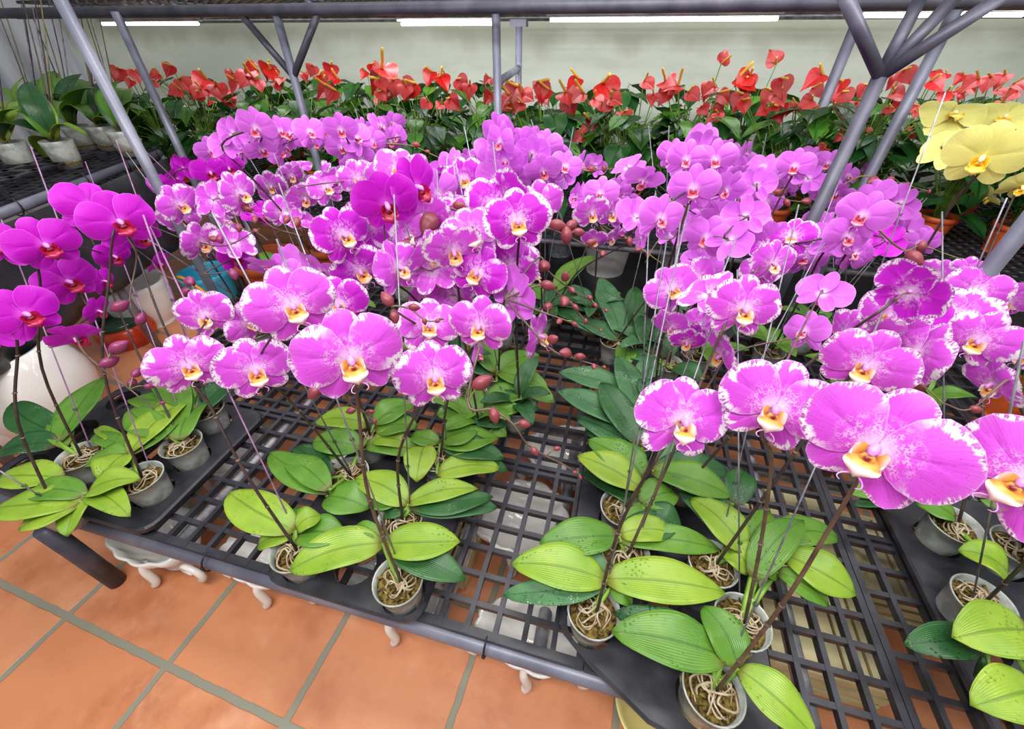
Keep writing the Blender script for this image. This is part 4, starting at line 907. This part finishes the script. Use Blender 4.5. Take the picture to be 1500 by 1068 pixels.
     lv=[(958,520,940,462,36,'d',.04),(975,525,975,470,52,'d',.06),(968,535,930,560,30,'g'),(985,540,1030,560,44,'d'),(965,530,915,520,36,'g')]),
]
fixed = []
for d in PL:
    if d['pot']: p = atz(d['pot'][0], d['pot'][1], .46); d['xy'] = [p.x, p.y]; d['fix'] = True
    else:
        W = d.get('W', .125); xs = []
        for f in d['fl']:
            p, D = flower_place(f[0], f[1], f[2], W); D *= (CH-max(.84, min(1.15, p.z)))/(CH-p.z); p = atd(f[0], f[1], D); xs.append(p)
        c = sum(xs, Vector((0,0,0)))/len(xs); d['xy'] = [c.x, c.y+.02]; d['fix'] = False
POSTXY = [(-1.43, 1.03), (.86, 1.13)]
for it in range(500):
    for a_ in range(len(PL)):
        for b_ in list(range(len(PL))) + ['p0', 'p1']:
            if b_ == a_: continue
            A = PL[a_]
            if isinstance(b_, str): bx, by = POSTXY[int(b_[1])]; dm = .085; bf = True
            else: bx, by = PL[b_]['xy']; dm = .114; bf = PL[b_]['fix']
            dx, dy = A['xy'][0]-bx, A['xy'][1]-by; l = math.hypot(dx, dy) or 1e-6
            if l < dm:
                s_ = (dm-l)/l
                # pots the photograph shows only give way a little
                wa = (.15 if A['fix'] else 1); wb = 0 if isinstance(b_, str) else (.15 if bf else 1); w_ = wa/(wa+wb+1e-9)
                A['xy'][0] += dx*s_*w_; A['xy'][1] += dy*s_*w_
                if not isinstance(b_, str): PL[b_]['xy'][0] -= dx*s_*(1-w_); PL[b_]['xy'][1] -= dy*s_*(1-w_)
    for A in PL:
        A['xy'][0] = max(-1.56, min(1.7, A['xy'][0])); A['xy'][1] = max(.262 if A['fix'] else .3, min(1.57, A['xy'][1]))
for d in PL:
    orchid('potted_orchid', d['lab'], d['g'], d['xy'], d['fl'], d['k'], d.get('st', ()), d.get('bd', ()), d.get('sp', ()), d.get('lv', ()), d.get('auto', 0), d.get('lt', 'm'), d.get('sm', 'stem_dark'), d.get('smat', 'stake'), d.get('W', .125), extra=d.get('ex', len(d['fl']) if not d['pot'] else 0))
# ------------------------------------------------------------------ carrying trays: a black plate with a round hole for every pot
ZT = ZB+.034
def tray(u0, v0, u1, v1, lab, chamfer=.045, poly=None):
    holes = [(d['xy'][0], d['xy'][1]) for d in PL if u0+.05 < d['xy'][0] < u1-.05 and v0+.046 < d['xy'][1] < v1-.05]
    n = 26; rH = .0485; pts = []; edges = []
    oc = []
    for cx_, cy_, a0 in ((u1-chamfer, v0+chamfer, -90), (u1-chamfer, v1-chamfer, 0), (u0+chamfer, v1-chamfer, 90), (u0+chamfer, v0+chamfer, 180)):
        oc += [(cx_+chamfer*math.cos(R(a0+q*22.5)), cy_+chamfer*math.sin(R(a0+q*22.5))) for q in range(5)]
    if poly: oc = poly
    NO = len(oc); pts += oc; edges += [(i, (i+1) % NO) for i in range(NO)]
    # free holes without pots, on a grid
    free = []
    nx, ny = int((u1-u0-.02)/.118), int((v1-v0-.02)/.118)
    for i in range(nx):
        for j in range(ny):
            x, y = u0+(u1-u0)*(i+.5)/nx, v0+(v1-v0)*(j+.5)/ny
            if all(math.hypot(x-hx, y-hy) > .112 for hx, hy in holes) and (not poly or y > .36): free.append((x, y))
    for hx, hy in holes+free:
        b = len(pts); pts += [(hx+rH*math.cos(2*math.pi*k/n), hy+rH*math.sin(2*math.pi*k/n)) for k in range(n)]
        edges += [(b+k, b+(k+1) % n) for k in range(n)]
    vo, eo, fo, *_ = geometry.delaunay_2d_cdt([Vector(p) for p in pts], edges, [], 0, 1e-6)
    fs = []
    for f in fo:
        c = sum((vo[i] for i in f), Vector((0,0)))/len(f)
        if all(math.hypot(c.x-hx, c.y-hy) > rH*.989 for hx, hy in holes+free) and u0 < c.x < u1 and v0 < c.y < v1: fs.append(tuple(f))
    base = Vector(((u0+u1)/2, (v0+v1)/2, ZB))
    t_ = thing('pot_tray', lab, 'tray', base, 'black carrying trays for orchid pots')
    mb = MB(); mb.add([(v.x, v.y, ZT) for v in vo], fs, 'black'); o = wobj(mb, 'plate', t_, False); s_ = o.modifiers.new('thickness', 'SOLIDIFY'); s_.thickness = .004; s_.offset = -1
    mb = MB(); ring = oc+[oc[0]]; vs = []
    for (x, y) in ring:
        cx_, cy_ = base.x, base.y; d = Vector((x-cx_, y-cy_)); d = d/d.length*.006
        vs += [(x, y, ZT+.001), (x+d.x, y+d.y, ZT-.004), (x+d.x*.6, y+d.y*.6, ZT-.018), (x-d.x*.4, y-d.y*.4, ZT-.018)]
    fs = []
    for i in range(NO):
        for j in range(3): fs.append((i*4+j, i*4+j+1, (i+1)*4+j+1, (i+1)*4+j))
    mb.add(vs, fs, 'black'); wobj(mb, 'rim', t_, False)
    for hx, hy in holes+free:     # cup wall of each hole down to the mesh
        mb = MB(); vs = []; fs = []
        for q, (r, z) in enumerate(((rH*.985, ZT-.003), (rH*.97, ZB+.002))):
            vs += [(hx+r*math.cos(2*math.pi*k/20), hy+r*math.sin(2*math.pi*k/20), z) for k in range(20)]
        for k in range(20):
            if k % 5 in (0, 1, 2): fs.append((k, (k+1)%20, 20+(k+1)%20, 20+k))
        mb.add(vs, fs, 'black'); wobj(mb, 'cup_wall', t_, False)
    return t_
tray(-1.60, .27, -1.02, .70, 'black pot tray at the left end of the front bench, rounded corner by the mesh')
tray(-.66, .256, -.275, .74, 'black pot tray left of the bare middle strip')
tray(.025, .212, .43, .86, 'black pot tray right of the bare middle strip, nearest the front rail', poly=[(.02,.345),(.03,.325),(.085,.285),(.20,.222),(.25,.212),(.36,.212),(.395,.222),(.42,.25),(.43,.29),(.43,.83),(.42,.85),(.40,.86),(.05,.86),(.03,.85),(.02,.83)])
tray(.80, .30, 1.30, .90, 'black pot tray at the right edge of the picture')
# ------------------------------------------------------------------ yellow orchids
orchid('potted_orchid', 'yellow orchid with the widest open pale yellow bloom at the right edge', 'yellow orchids at the right edge', (.80, 1.27), [(1440,230,150,0,-14,0),(1392,172,120,20,50,0),(1385,222,96,160,0,20)], 'Y', [(1385,135,.95)], auto=4, lt='m', smat='stake', W=.125)
orchid('potted_orchid', 'yellow orchid cut by the right frame edge, below the widest yellow bloom', 'yellow orchids at the right edge', (1.02, 1.23), [(1496,272,90,20,-10,0),(1470,176,120,0,40,0),(1450,288,60,-60,-30,0)], 'Y', [(1475,290,.9)], auto=4, lt='m', smat='stake', W=.125)
# red-leaved plant behind at right
q = atz(1475, 425, .5)
t_ = thing('red_leaved_plant', 'red-leaved potted plant at the right edge below the yellow orchids', 'potted plant', (1.35, 1.35, ZB+.001), None)
mb = MB(); mb.lathe(wall(.05,.07,.12,.006), (0,0,0), 'orange_pot', 26); mb.obj('pot', t_)
rs = random.Random(5); mb = MB(); ms = MB()
for k in range(22):
    a_ = rs.uniform(0, 6.28); r0 = rs.uniform(.02,.08); z0 = .30+rs.uniform(-.1,.12)
    B = Vector((r0*math.cos(a_), r0*math.sin(a_), z0)); T = B+Vector((.09*math.cos(a_), .09*math.sin(a_), rs.uniform(-.03,.03)))
    l = leaf_mb(B, T, .05, 'spathe', .01, k, 8, 4); mb.add(l.v, l.f, 'spathe')
    ms.tube(catmull([(0,0,.1),(r0*.3*math.cos(a_), r0*.3*math.sin(a_), z0*.6), B], 3), .002, 'stem_green', 5)
mb.obj('foliage', t_); ms.obj('stems', t_)
# ------------------------------------------------------------------ anthuriums
def heart(mb, mat, O, ax, nrm, L, W, fold=.25, cup=.1, N=20, K=3, uvoff=0):
    ax = ax.normalized(); nrm = (nrm-ax*nrm.dot(ax)).normalized(); sd = ax.cross(nrm)
    vs = []; fs = []; uv = []
    for i in range(K+1):
        r = i/K
        for j in range(N):
            t_ = 2*math.pi*j/N
            hx = math.sin(t_)**3; hy = -(13*math.cos(t_)-5*math.cos(2*t_)-2*math.cos(3*t_)-math.cos(4*t_))/17
            x = hx*W/2*r; y = (hy*.55+.42)*L*r + .06*L*(1-r)
            z = abs(x)*fold - cup*L*max(0, y/L-.2)**2 + .02*L*math.sin(5*t_+W*99)*r*r
            vs.append(O + sd*x + ax*y + nrm*z); uv.append((x/W*.9, y/L))
    for i in range(K):
        for j in range(N): fs.append((i*N+j, (i+1)*N+j, (i+1)*N+(j+1)%N, i*N+(j+1)%N))
    mb.add(vs, fs, mat, None, uv)
spm = {}
for k, mt in enumerate(('spathe', 'spathe_pink')):
    for v_ in range(2):
        mb = MB(); heart(mb, mt, Vector((0,-.2,0)), Vector((0,1,0)), Vector((0,0,1)), 1, .95, [.12,.3][v_], [.2,.5][v_], 24, 4); spm[(k, v_)] = mb.mesh('spathe')
mb = MB(); mb.tube(catmull([(0,-.12,.02),(0,.0,.28),(.03,.1,.55),(.03,.16,.72)], 3), [.055]*9+[.03], 'spadix', 8); spm['spadix'] = mb.mesh('spadix')
apot = {}
def apots():
    mb = MB(); mb.lathe(wall(.055,.075,.125,.005), (0,0,0), 'orange_pot', 30); mb.lathe([(.0745,.105),(.081,.108),(.081,.128),(.07,.128),(.07,.108)], (0,0,0), 'orange_pot', 30); apot['pot'] = mb.mesh('pot')
    mb = MB(); mb.lathe([(.0005,.112),(.04,.114),(.07,.110)], (0,0,0), 'bark', 20); apot['soil'] = mb.mesh('potting_soil')
    for v_ in range(5):
        rs = random.Random(40+v_); mf = MB(); ms = MB()
        for k in range(52):
            a_ = rs.uniform(0, 6.28); hz = rs.uniform(.26,.56) if k > 8 else rs.uniform(.12,.26); rr = rs.uniform(.04,.22)*(1.1-.3*(hz/.5))
            P_ = Vector((rr*math.cos(a_), rr*math.sin(a_), hz)); L = rs.uniform(.115,.18)
            out = Vector((math.cos(a_), math.sin(a_), rs.uniform(-.75,-.05))); nr = Vector((math.cos(a_)*.5, math.sin(a_)*.5, 1))
            heart(mf, 'leaf_anth2' if rs.random() < .28 else 'leaf_anth', P_, out, nr, L, L*rs.uniform(.62,.8), rs.uniform(.05,.3), .25)
            ms.tube(catmull([(.02*math.cos(a_*3), .02*math.sin(a_*3), .11), (rr*.35*math.cos(a_), rr*.35*math.sin(a_), .1+hz*.55), P_], 3), .0021, 'stem_green', 5)
        apot['fol', v_] = mf.mesh('foliage'); apot['st', v_] = ms.mesh('leaf_stems')
apots()
spx = [(175,103,28),(197,105,26),(232,110,22),(250,98,26),(266,118,30),(300,118,36),(318,128,32),(293,132,28),(340,108,20),(365,112,36),(374,103,30),(392,97,28),(412,116,18),(458,98,20),(484,98,24),(470,113,30),(480,130,32),(545,96,20),(562,103,40),(577,120,26),(606,125,32),(632,108,24),(646,115,26),(672,118,24),(688,127,22),(660,146,24),(557,119,22),(556,136,18),(626,150,20),(716,115,14),(718,138,20),(742,155,20),(756,130,32),(766,139,28),(790,124,32),(802,134,26),(829,137,30),(846,118,28),(886,125,42),(851,138,32),(872,146,24),(897,144,24),(866,181,28),(916,165,20),(946,120,24),(976,120,30),(990,126,32),(957,140,20),(1011,136,26),(1058,90,24),(1038,126,26),(1056,138,28),(1083,118,42),(1096,111,32),(1086,141,30),(1029,157,20),(1052,168,20),(1136,90,28),(1145,118,36),(1137,141,30),(1131,158,24),(1165,155,24),(1187,148,28),(1201,112,38),(1193,130,26),(1231,122,34),(1236,137,32),(1268,127,26),(1301,160,18),(1311,136,28),(1326,105,36),(1320,147,28),(1342,156,22),(1366,120,36),(1385,110,22),(1370,106,24),(1430,118,38),(1450,115,38),(1470,112,34),(1487,136,30),(1330,190,18),(1358,196,20),(1206,212,14),(1240,186,18),(1270,190,14),(1400,135,26),(1410,112,24),(148,112,20)]
AP = []
for k in range(15):
    AP.append([-2.55+k*.36+(.05 if k % 2 else -.04), 2.34+(.03 if k % 3 else -.03), ZK+.012, 0])
for k in range(14):
    AP.append([-2.4+k*.38+(.04 if k % 2 else -.03), 2.84, ZK+.012, 1])
AP += [[-2.93, 2.30, ZK+.012, 0], [-3.3, 2.36, ZK+.012, 0], [-3.1, 2.8, ZK+.012, 1]]
assign = {i: [] for i in range(len(AP))}
for (px, py, sz) in spx:
    best = None
    for i, (u, v, z, row) in enumerate(AP):
        if row == 1 and py > 125: continue
        p = aty(px, py, v); d = abs(p.x-u) + .02*len(assign[i]) + (.08 if row else 0)
        if row == 1 and p.z < z+.45: d += .3
        if best is None or d < best[0]: best = (d, i)
    assign[best[1]].append((px, py, sz))
    r2 = random.Random(px*7+py)
    if (px, py) not in ((1058,90),(1136,90)) and r2.random() < .75:
        assign[best[1]].append((px+r2.uniform(-20,20), py+r2.uniform(2,20), sz*r2.uniform(.7,1)))
side = ['leftmost', 'second from left', 'third from left', 'fourth from left', 'fifth from left', 'sixth from left', 'seventh from left', 'eighth from left', 'ninth from left', 'tenth from left', 'eleventh from left', 'twelfth from left', 'thirteenth from left', 'fourteenth from left', 'fifteenth from left']
nr = [0, 0]
for i, (u, v, z, row) in enumerate(AP):
    rs = random.Random(900+i)
    if u < -2.7: lb = 'red anthurium at the left end of the rear bench, ' + ['right one of three', 'farthest left', 'behind the two others'][i-len(AP)+3]
    else: lb = ('red anthurium in orange pot, front row of the rear bench, ' if row == 0 else 'red anthurium in the back row near the pale wall, ') + side[nr[row]]; nr[row] += 1
    t_ = thing('anthurium', lb, 'anthurium', (u, v, z), 'red anthuriums on the rear bench')
    link('pot', apot['pot'], t_); link('potting_soil', apot['soil'], t_)
    zr = rs.uniform(0, 6.28)
    o = link('foliage', apot['fol', i % 5], t_); o.rotation_euler = (0, 0, zr); o2 = link('leaf_stems', apot['st', i % 5], t_); o2.rotation_euler = (0, 0, zr)
    hs = .92 if row == 0 else 1.0
    if u > .6 and row == 0: hs = 1.02
    o.scale = o2.scale = (1.0, 1.0, hs)
    base = Vector((u, v, z)); mb = MB()
    for q, (px, py, sz) in enumerate(assign[i]):
        p = aty(px, py, v + rs.uniform(-.12, .02)); D = depth(p); S_ = sz*D/F*1.12/math.sqrt(1+((px-CX)/F)**2)
        c = (CAM-p).normalized(); tall_ = (px, py) in ((1058,90),(1136,90))
        n = (c*rs.uniform(.5,1.2) + Vector((rs.uniform(-.5,.5), rs.uniform(-.3,.3), .1 if tall_ else rs.uniform(.3,1.1)))).normalized()
        ax = Vector((rs.uniform(-1,1), -.3, -.5 if not tall_ else 1)).normalized(); ax = (ax-n*ax.dot(n)).normalized(); sd = ax.cross(n)
        mat = Matrix.Translation(p-base) @ Matrix((sd, ax, n)).transposed().to_4x4() @ Matrix.Scale(S_, 4)
        s_ = link('spathe', spm[(1 if (px > 1340 or rs.random() < .2) else 0, rs.randint(0,1))], t_, None, mat); link('spadix', spm['spadix'], s_)
        mb.tube(catmull([(0,0,.11), ((p.x-u)*.4, (p.y-v)*.4, (p.z-z)*.6), p-base-ax*S_*.15], 4), .0023, 'stem_green', 6)
    if mb.v: mb.obj('flower_stems', t_)
# ------------------------------------------------------------------ leaf-only orchids on the left side bench
cm = MB(); cm.lathe([(.0005,0),(.045,0),(.055,.05),(.062,.115),(.060,.117),(.052,.05),(.0005,.008)], (0,0,0), 'clear', 28); cm = cm.mesh('pot')
cb = MB(); cb.lathe([(.0005,.10),(.03,.104),(.0575,.098),(.05,.02)], (0,0,0), 'bark', 22); cb = cb.mesh('bark')
lab = ['leaf-only orchid nearest on the left side bench, with a yellowing drooping leaf', 'leaf-only orchid at the left frame edge on the side bench', 'leaf-only orchid with a long arching leaf next to the leftmost grey post', 'leaf-only orchid behind the one with the yellowing leaf', 'leaf-only orchid on the side bench in the far corner by the film wall', 'leaf-only orchid on the side bench farthest back beside the post']
LO = [((85,212),[(55,140,'l'),(30,165,'m'),(130,200,'l'),(80,240,'l'),(95,150,'m'),(40,120,'d')]), ((15,215),[(-20,150,'l'),(20,150,'l'),(50,160,'m'),(-30,180,'m'),(60,195,'d')]),
      ((148,190),[(108,115,'m'),(135,120,'m'),(215,163,'m'),(200,195,'l'),(90,165,'m'),(160,120,'d')]), ((62,190),[(10,130,'m'),(75,115,'m'),(100,140,'d'),(35,112,'l')]), ((112,190),[(80,105,'m'),(120,108,'d'),(140,130,'m'),(70,130,'l')]), ((178,197),[(150,128,'d'),(190,130,'m'),(210,150,'m'),(175,118,'m')])]
for i, ((px, py), lv) in enumerate(LO):
    p = atz(px, py, ZL+.11); base = Vector((p.x, p.y, ZL+.013)); rs = random.Random(60+i)
    t_ = thing('potted_orchid', lab[i], 'orchid', base, 'leaf-only orchids on the left side bench'); link('pot', cm, t_); link('bark', cb, t_)
    B = base+Vector((0,0,.115)); D0 = depth(B)
    for k, (tx, ty, c_) in enumerate(lv):
        T = atd(tx, ty, D0+rs.uniform(-.12,.2)); solid(leaf_mb(B+Vector((0,0,.004*k)), T, rs.uniform(.085,.125), LM[c_], .05, i*7+k, off=base).obj('leaf', t_))
    for k in range(4):
        tx, ty = px-rs.uniform(30,75), -rs.uniform(-40,60); T = atd(tx, ty, D0*1.0); 
        if T.z > 2.0: T = B.lerp(T, (2.0-B.z)/(T.z-B.z))
        mb = MB(); mb.tube([B-base, (B.lerp(T,.5))-base+Vector((.01,0,0)), T-base], [.0035,.003,.002], ['stem_dark','stem_olive','stake','stem_brown'][k], 7); mb.obj(['flower_stem','flower_stem','stake','flower_stem'][k], t_)
for i, (s0, s1, lb) in enumerate(((.12, .66, 'black pot tray on the left side bench under the nearest leaf-only orchids'), (.78, 1.36, 'black pot tray on the left side bench in front of the leftmost grey post'))):
    m = MB(); 
    for r_ in range(5):
        m.box(LP((s0+s1)/2, .12+r_*.12, ZL+.045), (s1-s0, .03, .006), 'black', rotL)
    for r_ in range(6): m.box(LP(s0+(s1-s0)*r_/5, .36, ZL+.045), (.03, .54, .006), 'black', rotL)
    for a_, b_ in ((s0,.08),(s1,.08),(s0,.64),(s1,.64)): m.box(LP(a_, b_, ZL+.028), (.03,.03,.032), 'black', rotL)
    o = wobj(m, 'pot_tray', None, False, LP((s0+s1)/2, .36, ZL)); tag(o, lb, 'tray', 'black pot trays on the left side bench')
# ------------------------------------------------------------------ light and camera
cam = bpy.data.cameras.new('camera'); co = bpy.data.objects.new('camera', cam); COL.objects.link(co)
cam.sensor_fit = 'HORIZONTAL'; cam.sensor_width = 36; cam.lens = F/1500*36; cam.clip_start = .02
co.location = CAM; co.rotation_euler = (R(90)-TH, 0, YAW); S.camera = co
w = bpy.data.worlds.new('daylight'); S.world = w; w.use_nodes = True
bg = w.node_tree.nodes['Background']; bg.inputs[0].default_value = (.92, .96, 1.0, 1); bg.inputs[1].default_value = .42
def area(name, loc, rot, sx, sy, power, col=(1,1,1)):
    l = bpy.data.lights.new(name, 'AREA'); l.shape = 'RECTANGLE'; l.size = sx; l.size_y = sy; l.energy = power; l.color = col
    o = bpy.data.objects.new(name, l); COL.objects.link(o); o.location = loc; o.rotation_euler = rot; return o
area('ceiling_lamp', (-.3, -.4, 2.7), (R(18), 0, 0), 2.4, .4, 60, (1, .97, .93))
area('ceiling_lamp', (.2, 1.0, 2.5), (0, 0, 0), 2.6, .25, 34, (1, .98, .96))
area('fill_strip', (-.4, 2.40, 1.395), (R(35), 0, 0), 5.0, .05, 17, (1, .96, 1))  # strengthens the light of the shelf tubes, tilted to the wall
area('ceiling_lamp', (-.2, 2.0, 2.6), (R(12), 0, 0), 5, .4, 16, (1, .98, .96))
area('fill_strip', (-.2, 1.32, 1.47), (R(22), 0, 0), 3.8, .07, 13, (1, .97, 1))  # added fill light below the front shelf mesh, brightens the lilac flowers
S.view_settings.view_transform = 'Standard'; S.view_settings.look = 'None'; S.view_settings.exposure = .16; S.view_settings.gamma = 1
S.view_settings.use_curve_mapping = False
